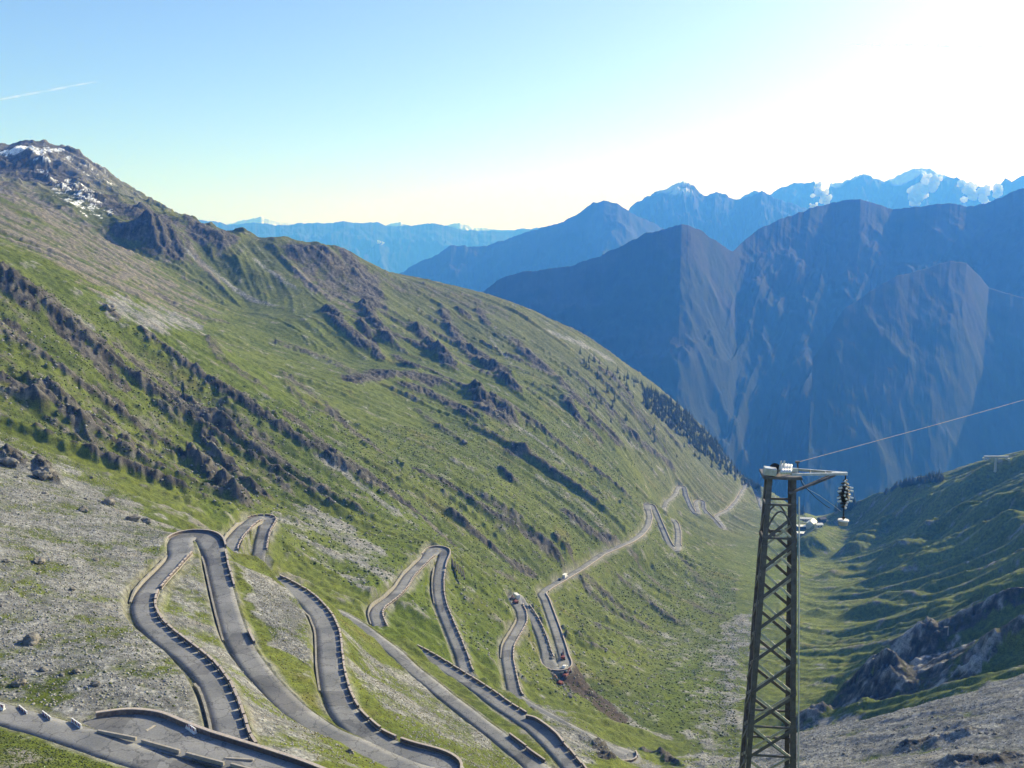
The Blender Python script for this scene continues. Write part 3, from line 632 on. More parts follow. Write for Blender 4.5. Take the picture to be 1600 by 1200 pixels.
# ------------------------------------------------------------------ far mountains
def mountain_mat():
    return terrain_mat('mountain_rock', (0.02, 0.004), .3, 4.0)
M_MT = mountain_mat()
def mountain(name, crest, dist, front, depth, amp, ncol=700, nrow=170, seed=1, lean=0.0, snowline=None, snowamt=1.0, rockc=(.036,.037,.038), grassc=(.02,.028,.016), treeline=-200, lateral=260, wig=.25):
    cx = np.array([c[0] for c in crest], float); cy = np.array([c[1] for c in crest], float)
    px = np.linspace(cx[0], cx[-1], ncol); py = np.interp(px, cx, cy)
    py = py + wig * 6 * (fbm(px, px * 0, 46, 5, seed, .62)) * 1.0
    a = np.arctan((px - 800) / F / math.cos(PITCH)); D = np.array([ray(p, q) for p, q in zip(px, py)])
    rc = np.interp(px, cx, np.array([c[2] if len(c) > 2 else dist for c in crest], float)); zc = D[:, 2] / np.hypot(D[:, 0], D[:, 1]) * rc
    ang = np.arctan2(D[:, 0], D[:, 1])
    s = np.r_[-np.linspace(0, 1, nrow // 6)[1:][::-1] * .35, np.linspace(0, 1, nrow) ** 1.15]
    S, AN = np.meshgrid(s, ang, indexing='ij'); R = rc[None] - S * depth
    ZC = np.broadcast_to(zc[None], R.shape)
    x = R * np.sin(AN); y = R * np.cos(AN)
    sc = lateral
    def sm(v, n):
        kk = np.hanning(n); kk /= kk.sum(); return np.convolve(np.pad(v, n // 2, 'edge'), kk, 'valid')[:len(v)]
    z1_ = sm(zc, 61); z2_ = sm(zc, 241); f1_ = sstep(0, .25, S); f2_ = sstep(.15, .8, S)
    ZC = (ZC * (1 - f1_) + z1_[None] * f1_) * (1 - f2_) + z2_[None] * f2_
    lat = AN * rc[None] * 1.0 + S * depth * lean
    w1 = fbm(x, y, sc * 2.5, 3, seed + 5)
    spur = ridged(lat / sc + .5 * w1, S * depth / (sc * 2.2) + .3 * w1, 1.0, 4, seed + 2, .5)
    det = ridged(x, y, sc * .8, 5, seed + 9, .55)
    k = np.clip(np.abs(S) * 7, 0, 1); k2 = np.clip(np.abs(S) * 2.2, 0, 1)
    det2 = ridged(lat / (sc * .3) + w1, S * depth / (sc * .8), 1.0, 5, seed + 14, .6)
    z = ZC - np.abs(S) * front + k * k2 * amp * .6 * (spur - .95) + amp * .34 * k * (det - .8) + amp * .12 * k * (det2 - .7)
    z += amp * .10 * (fbm(x, y, sc * .15, 4, seed + 12)) * np.clip(k + .3, 0, 1)
    z = np.where(S < 0, ZC + S * front * 1.1, z)
    n = fbm(x, y, sc * .5, 4, seed + 20); fall = sstep(-.1, .5, n + (z - treeline) / (abs(front) * .35))
    c = mixc(np.broadcast_to(C(*grassc), x.shape + (3,)), C(*rockc), fall)
    c = mixc(c, C(.06, .062, .06), sstep(.3, 1.0, fbm(lat, S * depth * .15, sc * .3, 4, seed + 30) + .2 * n) * .25 * fall)
    if snowline is not None:
        sn = sstep(0, .6, (z - snowline) / 120 + n * .9 + .5 * (spur - .8)) * snowamt
        c = mixc(c, C(.85, .88, .92), sn)
    o = grid_mesh(name, x, y, z, M_MT, c); tag(o, kind='structure'); return o
mountain('mountain', [(560,520,3900),(700,474,3900),(750,455,3900),(790,432,3900),(830,423,3900),(893,415,3900),(930,402,3900),(970,385,3900),(1010,366,3900),(1045,355,3900),(1065,349,3900),(1085,356,3950),(1110,370,4050),(1145,393,4150),(1158,380,4250),(1180,362,4350),(1230,337,4500),(1270,325,4600),(1300,318,4700),(1320,312,4700),(1345,311,4700),(1370,320,4750),(1395,326,4800),(1430,322,4800),(1470,319,4850),(1510,321,4900),(1540,318,4950),(1570,304,5000),(1600,294,5000),(1680,270,5000),(1800,280,5000)], 4500, 1750, 2150, 95, ncol=1300, nrow=260, seed=8, lateral=520, lean=.5, wig=.45, treeline=-250, snowline=330, snowamt=.3)
mountain('mountain', [(1270,560,3300),(1320,482,3500),(1360,456,3600),(1400,432,3700),(1440,420,3800),(1485,408,3900),(1510,412,3950),(1530,432,4000),(1545,450,4050),(1620,470,4100),(1750,440,4200)], 3700, 1000, 1150, 30, ncol=500, nrow=150, seed=14, lateral=340, lean=-.4, wig=.3, treeline=-400)
mountain('mountain', [(560,470,7600),(620,431,7600),(660,408,7600),(705,386,7600),(760,384,7600),(810,368,7600),(850,355,7600),(880,348,7600),(905,335,7600),(925,318,7600),(945,312,7600),(965,318,7600),(985,330,7600),(1005,342,7700),(1035,356,7800),(1080,376,8000),(1200,430,8200)], 7600, 2200, 2900, 240, seed=23, lateral=900, lean=.4, wig=.5, treeline=-200, snowline=330, snowamt=.25)
mountain('mountain', [(940,360,9800),(985,322,9800),(1000,312,9800),(1020,302,9800),(1040,294,9800),(1068,287,9800),(1085,293,9800),(1100,304,9800),(1120,300,9800),(1150,309,9800),(1168,309,9800),(1190,299,9500),(1210,309,9500),(1250,322,9500),(1300,345,9500)], 9800, 2200, 4200, 420, seed=33, lateral=600, wig=.7, treeline=-900, snowline=430, snowamt=.6)
mountain('mountain', [(1140,320,12500),(1165,305,12500),(1180,299,12500),(1205,302,12500),(1215,293,12500),(1245,288,12500),(1272,285,12500),(1282,300,12500),(1292,302,12500),(1298,286,12500),(1330,283,12500),(1355,271,12500),(1380,282,12500),(1400,277,12500),(1420,265,12500),(1440,260,12500),(1465,267,12500),(1490,276,12500),(1520,290,12500),(1545,298,12500),(1562,290,12500),(1572,278,12500),(1580,283,12500),(1595,274,12500),(1640,268,12500),(1760,300,12500)], 12500, 2600, 4500, 480, seed=43, lateral=700, wig=.7, treeline=-2000, snowline=620, snowamt=.85)
mountain('mountain', [(180,350,15500),(290,342,15500),(330,345,15500),(370,350,15500),(400,349,15500),(440,352,15500),(490,350,15500),(530,347,15500),(580,349,15500),(620,353,15500),(650,351,15500),(690,349,15500),(720,357,15500),(760,362,15500),(800,361,15500),(830,358,15500),(900,350,15500),(1000,352,15500)], 15500, 2600, 6000, 330, ncol=900, seed=53, lateral=1200, wig=.45, treeline=-3000)
mountain('mountain', [(330,352,18500),(375,346,18500),(408,339,18500),(430,345,18500),(460,352,18500),(500,358,18500),(560,360,18500),(600,354,18500),(625,346,18500),(650,356,18500),(700,352,18500),(718,348,18500),(745,355,18500),(790,361,18500),(815,356,18500),(850,360,18500)], 18500, 2200, 2600, 300, ncol=500, seed=63, lateral=1200, wig=.4, treeline=-3000, snowline=120, snowamt=1.0)
# ground of the main valley between the near land and the mountains
gx_, gy_ = np.meshgrid(np.linspace(-38000, 38000, 60), np.linspace(1500, 40000, 60))
vg = grid_mesh('valley_ground', gx_, gy_, np.full(gx_.shape, -1500.0), M_MT, np.broadcast_to(C(.06, .075, .03), gx_.shape + (3,)).copy()); tag(vg, kind='structure')
# ------------------------------------------------------------------ haze
if HAZE:
    mb = MB(); mb.box((0, 14000, (-1600 + 1500) / 2), (84000, 56000, 3100))
    M_HZ = bpy.data.materials.new('haze_air'); M_HZ.use_nodes = True; ht = M_HZ.node_tree; ht.nodes.clear()
    pv = ht.nodes.new('ShaderNodeVolumePrincipled'); ho = ht.nodes.new('ShaderNodeOutputMaterial')
    pv.inputs['Color'].default_value = (.06, .26, 1.0, 1); pv.inputs['Absorption Color'].default_value = (1, 1, 1, 1)
    pv.inputs['Density'].default_value = HAZE; pv.inputs['Anisotropy'].default_value = .2
    ht.links.new(pv.outputs[0], ho.inputs['Volume'])
    tag(mb.build('haze', M_HZ), kind='stuff')

# ------------------------------------------------------------------ materials of the objects
M_STONE = speckled('masonry_stone', (.075, .062, .056), (.19, .155, .14), 1.6, bump=.03, coords='Object', vary=.35)
M_LSTONE = speckled('pale_masonry', (.19, .18, .155), (.36, .34, .30), 1.3, bump=.04)
M_CAP = speckled('wall_coping', (.34, .29, .26), (.52, .46, .42), 2.0)
M_CONC = speckled('weathered_concrete', (.30, .27, .23), (.46, .42, .37), 2.5, bump=.01)
M_WHITE = speckled('white_paint', (.66, .65, .64), (.82, .82, .82), 5)
M_RED = speckled('dark_red_paint', (.26, .03, .05), (.36, .05, .07), 5)
M_MAST = speckled('weathered_steel', (.075, .072, .085), (.18, .172, .195), 3.0, .6, .4, metal=.3)
M_MASTL = speckled('galvanised_and_sunlit_steel', (.38, .39, .40), (.62, .63, .64), 4.0, .45, .5, metal=.4)
M_BLACK = speckled('black_rubber', (.012, .012, .012), (.03, .03, .03), 3, .6, .3)
M_GLASS = speckled('dark_window_glass', (.02, .03, .04), (.04, .05, .06), 1, .15, .6)
M_ROOFW = speckled('pale_metal_roof', (.62, .62, .63), (.80, .79, .78), .4, .5, .4)
M_WALLR = speckled('rose_plaster', (.26, .19, .17), (.34, .26, .24), .5)
M_WALLW = speckled('white_plaster', (.6, .58, .55), (.75, .73, .7), .5)
M_ROOFD = speckled('dark_slate_roof', (.05, .06, .08), (.09, .10, .12), .6)
M_DIRTM = speckled('excavated_earth', (.05, .04, .035), (.13, .11, .09), .8, bump=.1)
M_ROCK = speckled('boulder_rock', (.06, .055, .05), (.26, .25, .23), 1.2, bump=.06)
M_ORANGE = speckled('orange_red_paint', (.16, .045, .03), (.26, .07, .045), 2, .5, .4)
M_DBLUE = speckled('dark_blue_car_paint', (.02, .03, .06), (.03, .04, .08), 2, .3, .5)
M_WOOD = speckled('dark_wood', (.06, .04, .03), (.12, .09, .07), 3)
# ------------------------------------------------------------------ roadside walls
def pick(tags, p0, p1, axis='y'):
    V = RPY if axis == 'y' else RPX
    I = [i for i in range(NRD) if RTAG[i] in tags and p0 <= V[i] <= p1]
    return (I[0], I[-1]) if I else None
def off_line(i0, i1, off, sm=4):
    idx = np.arange(max(i0, 0), min(i1 + 1, NRD)); Q = RD[idx].copy()
    Q[:, 0] += NRM[idx, 0] * off * 1.0; Q[:, 1] += NRM[idx, 1] * off
    Q = smooth_line(Q, sm) if len(Q) > 3 else Q
    return Q
def resample(Q, a, b, n):
    L = np.r_[0, np.cumsum(np.linalg.norm(np.diff(Q[:, :2], axis=0), axis=1))]
    s = np.linspace(a, b, n); return np.stack([np.interp(s, L, Q[:, k]) for k in range(3)], 1), L[-1]
def strip_wall(mb, Q, th, z0, z1, m=0):
    """upright slab following a line"""
    T = np.gradient(Q[:, :2], axis=0); T /= np.linalg.norm(T, axis=1)[:, None] + 1e-9; N = np.stack([T[:, 1], -T[:, 0]], 1) * th / 2
    n = len(Q); vs = []
    for s in (-1, 1):
        for z in (z0, z1):
            for i in range(n): vs.append((Q[i, 0] + s * N[i, 0], Q[i, 1] + s * N[i, 1], Q[i, 2] + (z[i] if hasattr(z, '__len__') else z)))
    f = []
    for i in range(n - 1):
        a, b, c, d = i, i + 1, n + i + 1, n + i; e, g_, h_, k_ = 2 * n + i, 2 * n + i + 1, 3 * n + i + 1, 3 * n + i
        f += [(a, b, c, d), (g_, e, k_, h_), (d, c, h_, k_), (b, a, e, g_)]
    f += [(0, n, 3 * n, 2 * n), (n - 1, 3 * n - 1, 4 * n - 1, 2 * n - 1)]
    mb.m = m; mb.add(vs, f)
def parapet(tags, p0, p1, side, mode, label, h=.85, depth=1.3, axis='y', blk=3.7, gap=.6, off=.42, th=.42, group='stone parapet walls along the pass road'):
    r = pick(tags, p0, p1, axis)
    if not r: print('no wall', tags, p0, p1); return
    off_ = np.mean(HW[r[0]:r[1] + 1]) if 0 else None
    idx = np.arange(r[0], r[1] + 1); Q = RD[idx].copy(); o = side * (HW[idx] + off); Q[:, 0] += NRM[idx, 0] * o; Q[:, 1] += NRM[idx, 1] * o
    Q = smooth_line(Q, 6)
    L = np.sum(np.linalg.norm(np.diff(Q[:, :2], axis=0), axis=1))
    root = empty('parapet_wall', tuple(Q[0] - np.array([0, 0, .3])), label, 'parapet wall', group=group)
    org = np.array(root.location); Q = Q - org
    base, _ = resample(Q, 0, L, max(3, int(L / 1.5)))
    mb = MB(); strip_wall(mb, base, th + .12, -depth, .10); mb.build('wall_base', M_LSTONE, root)
    if mode == 'solid':
        mb = MB(); strip_wall(mb, base, th, .10, h - .10); mb.build('wall_face', M_STONE, root)
        mb = MB(); strip_wall(mb, base, th + .14, h - .10, h + .02); mb.build('coping', M_CAP, root)
    else:
        n = int(L / (blk + gap))
        if n > 98: n = 98
        pitch = L / max(n, 1)
        for k in range(n):
            jit = random.uniform(-.12, .12); q, _ = resample(Q, k * pitch + gap / 2 + jit, (k + 1) * pitch - gap / 2 + jit, 4)
            hh = h + random.uniform(-.06, .06)
            q0 = q[0].copy(); q -= q0; mb = MB(); strip_wall(mb, q, th, .10, hh - .07); strip_wall(mb, q, th + .08, hh - .07, hh, 1)
            b = mb.build('parapet_block', [M_STONE, M_CAP], root); b.location = q0; b.rotation_euler = (random.uniform(-.04, .04), random.uniform(-.03, .03), random.uniform(-.03, .03))
def bank_wall(tags, p0, p1, side, h, label, axis='y', off=.5, th=.5, z0=-.5, mat=None, taper=True):
    r = pick(tags, p0, p1, axis)
    if not r: print('no bank', tags, p0, p1); return
    idx = np.arange(r[0], r[1] + 1); Q = RD[idx].copy(); o = side * (HW[idx] + off); Q[:, 0] += NRM[idx, 0] * o; Q[:, 1] += NRM[idx, 1] * o
    Q = smooth_line(Q, 6); n = len(Q); t = np.linspace(0, 1, n)
    hh = h * np.clip(np.minimum(t, 1 - t) * 7, .25, 1) * (1 + .12 * np.sin(t * 40)) if taper else np.full(n, h)
    o_ = Q[0].copy(); mb = MB(); strip_wall(mb, Q - o_, th, z0, hh)
    w = mb.build('retaining_wall', mat or M_LSTONE); w.location = tuple(o_)
    tag(w, label, 'retaining wall', 'pale stone retaining walls beside the road')
parapet(['B'], 925, 1176, 1, 'blocks', 'long toothed parapet beside the lowest reach of the leftmost road leg')
parapet(['B'], 838, 922, 1, 'blocks', 'pale toothed parapet curving up to the tip of the nearest left hairpin', blk=2.6, gap=.5)
parapet(['Bh', 'C'], 0, 858, -1, 'solid', 'dark solid parapet round the outside of the nearest left hairpin', h=.95)
parapet(['C'], 858, 920, -1, 'blocks', 'short toothed parapet below the nearest left hairpin, right edge of the wide leg')
parapet(['C'], 990, 1012, -1, 'solid', 'short stub of parapet halfway down the wide leg behind the left hairpin')
bank_wall(['C'], 868, 1000, 1, 1.1, 'thin pale wall on the uphill edge of the wide leg behind the left hairpin')
bank_wall(['B'], 865, 940, -1, .9, 'pale stone bank left of the leftmost road leg under grey scree')
bank_wall(['B'], 1060, 1150, -1, .8, 'low pale kerb wall left of the leftmost leg, near the parking bay')
parapet(['D'], 905, 1112, 1, 'blocks', 'long toothed parapet along the curved middle leg below the gravel crest')
parapet(['D'], 1112, 1166, 1, 'blocks', 'parapet of long blocks where the middle leg nears the bottom bend', blk=5, gap=.6)
parapet(['Ch', 'D'], 1166, 1260, 1, 'solid', 'solid parapet round the bend at the bottom centre edge of the photo', h=.95)
bank_wall(['D'], 950, 1080, -1, 1.2, 'pale wall between gravel crest and the curved middle leg')
bank_wall(['D'], 815, 868, -1, 1.6, 'pale stone bank above the second hairpin, left of its upper leg')
parapet(['D'], 800, 862, 1, 'blocks', 'small pale toothed edge inside the second hairpin')
parapet(['Dh', 'E'], 795, 860, -1, 'blocks', 'toothed parapet on the right edge of the second hairpin', blk=2.4)
parapet(['E'], 1150, 1200, -1, 'blocks', 'three long blocks beside the lower leg at the bottom edge, left of the grass strip', blk=5.5, gap=.6, h=.95)
parapet(['F'], 1012, 1122, 1, 'blocks', 'toothed parapet along the straight leg descending through the bottom centre')
parapet(['F'], 1163, 1212, 1, 'blocks', 'four blocks beside the road below the small walled bay', blk=4, gap=.5, h=.95)
bank_wall(['F'], 868, 975, -1, 1.5, 'broad pale retaining wall above the third hairpin')
parapet(['F'], 868, 990, 1, 'blocks', 'pale toothed wall on the inner edge of the third hairpin', blk=2.4, gap=.5, depth=2.6)
parapet(['Fh', 'G'], 840, 890, -1, 'solid', 'dark solid wall round the head of the third hairpin', h=.9)
parapet(['G'], 890, 1052, -1, 'blocks', 'long toothed parapet on the right leg of the third hairpin')
bank_wall(['G'], 885, 945, 1, 1.6, 'pale wall inside the right leg of the third hairpin')
parapet(['H'], 935, 1090, 1, 'blocks', 'toothed parapet right of the leg under the building site', axis='y')
bank_wall(['H'], 965, 1030, -1, 1.4, 'pale wall left of the leg under the building site')
parapet(['I'], 945, 1036, -1, 'blocks', 'dark toothed wall between the two construction legs')
parapet(['Ih', 'J'], 925, 1056, 1, 'solid', 'pale solid wall of the straight leg above the excavated bend', h=.8)
parapet(['J'], 790, 924, 1, 'solid', 'long low pale wall below the diagonal road with the camper van', h=.55, depth=2.2, axis='y')
bank_wall(['G', 'Gh'], 1128, 1150, 1, .8, 'short stone wall on the hidden grassy spur near the bottom')
parapet(['G', 'Gh'], 1158, 1200, 1 if 0 else 1, 'blocks', 'parapet of the small bend beside the dark crags at the bottom', h=.95, blk=4, gap=.4)
parapet(['Jh', 'K'], 785, 860, -1, 'solid', 'low wall right of the narrow far hairpin legs', h=.7)
parapet(['L'], 812, 858, 1, 'solid', 'low wall of the short far leg right of the narrow hairpin', h=.7)
parapet(['Lh', 'M'], 755, 802, -1, 'solid', 'low wall of the far zigzag near the scattered trees', h=.7)
# walls of the two bays (along the traced outlines)
def bay_wall(nm, k0, k1, label, h=.95, th=.5):
    W = BAYW[nm][k0:k1]; o_ = W[0].copy(); Q, L = resample(W - o_, 0, 1, 2); L = np.sum(np.linalg.norm(np.diff(W[:, :2], axis=0), axis=1))
    Q, _ = resample(W - o_, 0, L, max(4, int(L / 1.2))); Q = smooth_line(Q, 3)
    root = empty('parapet_wall', tuple(o_), label, 'parapet wall', group='stone parapet walls along the pass road')
    mb = MB(); strip_wall(mb, Q, th, -1.2, h - .1); mb.build('wall_face', M_STONE, root)
    mb = MB(); strip_wall(mb, Q, th + .14, h - .1, h + .03); mb.build('coping', M_CAP, root)
bay_wall('near', 1, 6, 'curved parapet round the parking bay at the lower left')
bay_wall('near', 5, 9, 'straight parapet running from the parking bay to the bottom edge')
bay_wall('lower', 0, 5, 'dark curved wall round the small bay near the bottom centre', h=1.1)
# ------------------------------------------------------------------ roadside blocks
def on_ground(px, py, z=None, nr=None):
    """land point seen at a pixel"""
    p = unproject([(px, py)], hland, 60, 2300)[0]
    return p
def bay_point(px, py):
    d = ray(px, py); z = BAYPLANE @ np.array([0, 0, 1.0]); t = 150.0
    for _ in range(30):
        x, y = d[0] * t, d[1] * t; z = BAYPLANE[0] * x + BAYPLANE[1] * y + BAYPLANE[2] - .03
        k = np.argmin(np.hypot(RD[:90, 0] - x, RD[:90, 1] - y))
        if np.hypot(RD[k, 0] - x, RD[k, 1] - y) < HW[k] + .3: z = max(z, RD[k, 2] + .05)
        t = z / d[2]
    return d * t
def jersey(px, py, qx, qy, label):
    p = bay_point(px, py); q = bay_point(qx, qy); c = (p + q) / 2; rz = math.atan2(q[1] - p[1], q[0] - p[0]); L = min(max(np.linalg.norm(q - p), 1.8), 3.5)
    t = empty('jersey_barrier', tuple(c), label, 'traffic barrier', rz, 'red and white concrete barriers beside the near road')
    prof = [(-.32, 0), (.32, 0), (.32, .10), (.16, .36), (.10, .95), (-.10, .95), (-.16, .36), (-.32, .10)]
    mb = MB(); vs = [(x, a, b) for x in (-L / 2, L / 2) for a, b in prof]; n = 8
    mb.add(vs, [tuple(range(n)), tuple(range(2 * n - 1, n - 1, -1))] + [(i, n + i, n + (i + 1) % n, (i + 1) % n) for i in range(n)]); mb.build('body', M_WHITE, t)
    for s in (-1, 1):
        for k in range(3):
            x0 = -L / 2 + .08 + k * (L - .1) / 3.0; mb = MB(); w = (L - .1) / 6
            zt, zb = .90, .46; y1 = .105 + .004; y2 = .155
            a = [(x0, y1, zt), (x0 + w, y1, zt), (x0 + w * 1.9, y2, zb), (x0 + w * .9, y2, zb)]
            vs = [(x, y * s, z) for x, y, z in a] + [(x, (y - .03) * s, z) for x, y, z in a]
            mb.add(vs, [(0, 1, 2, 3), (7, 6, 5, 4), (0, 4, 5, 1), (1, 5, 6, 2), (2, 6, 7, 3), (3, 7, 4, 0)]); mb.build('stripe', M_RED, t)
jersey(-9, 1105, 7, 1110, 'red and white barrier cut by the left edge of the photo')
jersey(27, 1110, 46, 1119, 'red and white barrier, first whole one from the left edge')
jersey(64, 1119, 83, 1128, 'red and white barrier, middle of the three whole ones in a row')
jersey(110, 1130, 130, 1140, 'red and white barrier next to the open end of the curved bay wall')
jersey(292, 1137, 306, 1147, 'red and white barrier alone at the far end of the bay, against the curved wall')
def beam(px, py, qx, qy, label, h=.62, w=.5):
    p = bay_point(px, py); q = bay_point(qx, qy); c = (p + q) / 2; rz = math.atan2(q[1] - p[1], q[0] - p[0]); L = np.linalg.norm(q - p)
    mb = MB(); vs = [(x, y, z) for x in (-L / 2, L / 2) for y, z in ((-w / 2, 0), (w / 2, 0), (w / 2 * .8, h), (-w / 2 * .8, h))]
    mb.add(vs, [(0, 1, 2, 3), (7, 6, 5, 4), (0, 4, 5, 1), (1, 5, 6, 2), (2, 6, 7, 3), (3, 7, 4, 0)])
    b = mb.build('concrete_block', M_CONC, bevel=.03); b.location = tuple(c); b.rotation_euler = (0, 0, rz); tag(b, label, 'concrete block', 'long concrete blocks between road and parking bay')
beam(153, 1143, 213, 1160, 'leftmost long concrete block beside the parking bay')
beam(222, 1160, 281, 1178, 'second long concrete block from the left beside the parking bay')
beam(291, 1180, 350, 1197, 'third long concrete block from the left beside the parking bay')
beam(361, 1197, 425, 1216, 'long concrete block at the bottom edge, nearest to the straight parapet')
beam(352, 1185, 396, 1189, 'low pale slab lying between concrete blocks and parapet', .25, .5)
beam(228, 1142, 242, 1134, 'small dark slab lying flat in the middle of the bay', .12, .5)
# ------------------------------------------------------------------ steel mast with its arm
def mast():
    Yt = 46.0
    def P(px, py, y): d = ray(px, py); return d * (y / d[1])
    tl = P(1196, 742, Yt); tr = P(1243, 742, Yt); zt = tl[2]; bl = P(1157, 1205, Yt); br = P(1241, 1205, Yt)
    cx = (tl[0] + tr[0]) / 2; ground = float(hland(cx, Yt)) - .6
    hb = zt - bl[2]; f = (zt - ground) / hb
    wt, wb = (tr[0] - tl[0]), (tr[0] - tl[0]) + ((br[0] - bl[0]) - (tr[0] - tl[0])) * f
    xt = cx; xb = cx + ((bl[0] + br[0]) / 2 - cx) * f
    t = empty('lattice_mast', (xb, Yt, ground), 'tall dark steel lattice mast with side arm at the lower right', 'lattice mast')
    rz = Matrix.Rotation(math.radians(-7), 3, 'Z')
    def corner(s1, s2, u):  # u: 0 foot .. 1 top
        w = (wb + (wt - wb) * u) * .90; v = rz @ Vector((s1 * w / 2, s2 * w * .40, 0)); return Vector((xb + (xt - xb) * u, Yt, ground + (zt - ground) * u)) + v - Vector(t.location)
    H_ = zt - ground; nb = 16
    for s1, s2 in ((-1, -1), (1, -1), (1, 1), (-1, 1)):
        mb = MB(); N = 7
        for k in range(N):
            a = corner(s1, s2, k / N); b = corner(s1, s2, (k + 1) / N + (.03 if k < N - 1 else 0)); w = .25 - .006 * k
            d = rz @ Vector((-s1, 0, 0)); e = rz @ Vector((0, -s2, 0)); n_ = .028
            # angle section: two plates per length, lapped at the joints
            lap = .03 * (k % 2)
            for dv, ev in ((d, e), (e, d)):
                A = a + dv * w / 2 - ev * lap; B = b + dv * w / 2 - ev * lap; mb.bar(A, B, n_, w, up=dv)
        mb.build('leg', M_MAST, t)
    U = [0]; 
    for k in range(nb): U.append(U[-1] + (1.3 - .03 * k))
    U = [u / U[-1] * .94 for u in U]
    faces = [((-1, -1), (1, -1)), ((1, -1), (1, 1)), ((1, 1), (-1, 1)), ((-1, 1), (-1, -1))]
    for fi, (c1, c2) in enumerate(faces):
        for k in range(nb):
            off = (rz @ Vector(((c1[1] + c2[1]) * 0 + (c1[0] + c2[0]) * .5, (c1[1] + c2[1]) * .5, 0))) * .03
            if fi == 2: U_ = [max(0, u - .028) for u in U]
            else: U_ = U
            a = corner(*c1, U_[k]) + off; b = corner(*c2, U_[k + 1]) + off; c = corner(*c2, U_[k]) - off; d = corner(*c1, U_[k + 1]) - off
            mb = MB(); mb.bar(a, b, .13, .03, up=off); mb.bar(a + Vector((0, 0, .05)), b + Vector((0, 0, .05)), .03, .09); mb.build('brace', M_MAST, t)
            mb = MB(); mb.bar(c, d, .10, .03, up=off); mb.bar(c + Vector((0, 0, .045)), d + Vector((0, 0, .045)), .025, .07); mb.build('brace', M_MASTL if fi in (0, 2) else M_MAST, t)  # paler steel paints the sunlit edge on front and back braces
        for u in (.955, .90, .53, .58):
            if u > .8 or fi in (0, 2): mb = MB(); mb.bar(corner(*c1, u), corner(*c2, u), .07, .10); mb.build('crossbar', M_MAST, t)
    # arched stiffener under the head
    for s2 in (-1, 1):
        mb = MB(); A = corner(-1, s2, .90); B = corner(1, s2, .90); pts_ = [A.lerp(B, i / 10) + Vector((0, 0, math.sin(math.pi * i / 10) * H_ * .045)) for i in range(11)]
        mb.tube(pts_, .045, 6); mb.build('arch_brace', M_MAST, t)
    # ladder rail on the right side and wire guard
    mb = MB(); a = corner(1, -1, .05) + Vector((.12, -.1, 0)); b = corner(1, -1, .97) + Vector((.12, -.1, 0)); mb.bar(a, b, .05); mb.build('conduit', M_MASTL, t)
    for s in (-1, 1):
        for c2 in (-1, 1):
            mb = MB(); mb.tube([corner(s, c2, .56), corner(s, c2, .60)], .03, 5)
            for k in range(5):
                p = corner(s, c2, .575 + .006 * k); mb.tube([p, p + Vector((s * (.30 + .03 * k), .15 * c2, .18 - .10 * k))], .009, 4)
            mb.build('anticlimb_spikes', M_MAST, t)
    # head: platform frame, white boxes, sheave, clamps
    T = lambda px, py, dy=0: Vector(P(px, py, Yt + dy)) - Vector(t.location)
    mb = MB(); z = zt - ground + 0.02; ctr = Vector((xt - t.location.x, 0, z)); w = wt * .5
    mb.box(ctr, (wt + .35, wt + .2, .12), M=rz); mb.build('platform', M_MAST, t)
    mb = MB(); mb.box(T(1203, 736, -.6), (.58, .5, .34), M=rz @ Matrix.Rotation(.10, 3, 'Y')); mb.build('equipment_box', M_MASTL, t, bevel=.02)
    mb = MB(); mb.tube([T(1211, 732, -.35), T(1211, 732, .25)], .26, 18); mb.tube([T(1211, 732, -.45), T(1211, 732, .35)], .05, 8); mb.build('sheave', M_BLACK, t)
    mb = MB()
    for k in range(4): mb.tube([T(1220 + 4.2 * k, 735.5 + .3 * k, -.62), T(1224 + 4.2 * k, 725 + .5 * k, -.3)], [.10, .065], 8)
    mb.build('clamp_row', M_WHITE, t, smooth=True)
    mb = MB()
    for k in range(4): mb.tube([T(1221 + 4.0 * k, 739, -.95), T(1224 + 4.0 * k, 733.5, -.7)], [.09, .06], 8)
    mb.build('clamp_row', M_WHITE, t, smooth=True)
    mb = MB(); mb.box(T(1240, 735, -.6), (.42, .1, .22), M=rz); mb.build('bracket', M_MASTL, t)
    for dx in (0, 5): mb = MB(); mb.bar(T(1216 + dx, 739, -.5), T(1221 + dx, 720, -.5), .06); mb.build('upright_rod', M_MASTL, t)
    mb = MB(); mb.bar(T(1247, 739, 0), T(1246, 722, 0), .06); mb.box(T(1246, 722, 0), (.18, .12, .10)); mb.build('cable_clamp', M_MAST, t)
    # arm: two rails meeting at the tip, strut below
    tip = T(1323, 740, 0)
    for dy in (-.85, .85):
        mb = MB(); a = T(1236, 741.5 if dy < 0 else 733, dy); mb.bar(a, tip + Vector((0, dy * .06, 0)), .09, .11); mb.build('arm_rail', M_MASTL, t)
        mb = MB(); mb.bar(T(1233, 771, dy), tip + Vector((-.6, dy * .12, -.05)), .10, .11); mb.build('arm_strut', M_MAST, t)
    mb = MB(); mb.bar(tip + Vector((-.7, 0, .0)), tip + Vector((.02, 0, 0)), .16, .14); mb.build('arm_tip', M_MASTL, t)
    for u in (.35, .62): mb = MB(); a = T(1236, 741.5, -.85).lerp(tip, u); b = T(1236, 733, .85).lerp(tip, u); mb.bar(a, b, .05); mb.build('arm_tie', M_MAST, t)
    # what hangs from the arm
    W = lambda px, py, dy=0: Vector(P(px, py, Yt + dy))
    h = empty('hanging_insulator_cluster', tuple(W(1321.5, 742)), 'cluster of dark discs with pale ends hanging from the mast arm tip', 'insulators')
    O = Vector(h.location)
    mb = MB(); mb.tube([W(1321.5, 741) - O, W(1321, 748) - O, W(1318, 800) - O, W(1317.5, 806) - O], .03, 6); mb.build('hanger_rod', M_BLACK, h)
    rnd = random.Random(4)
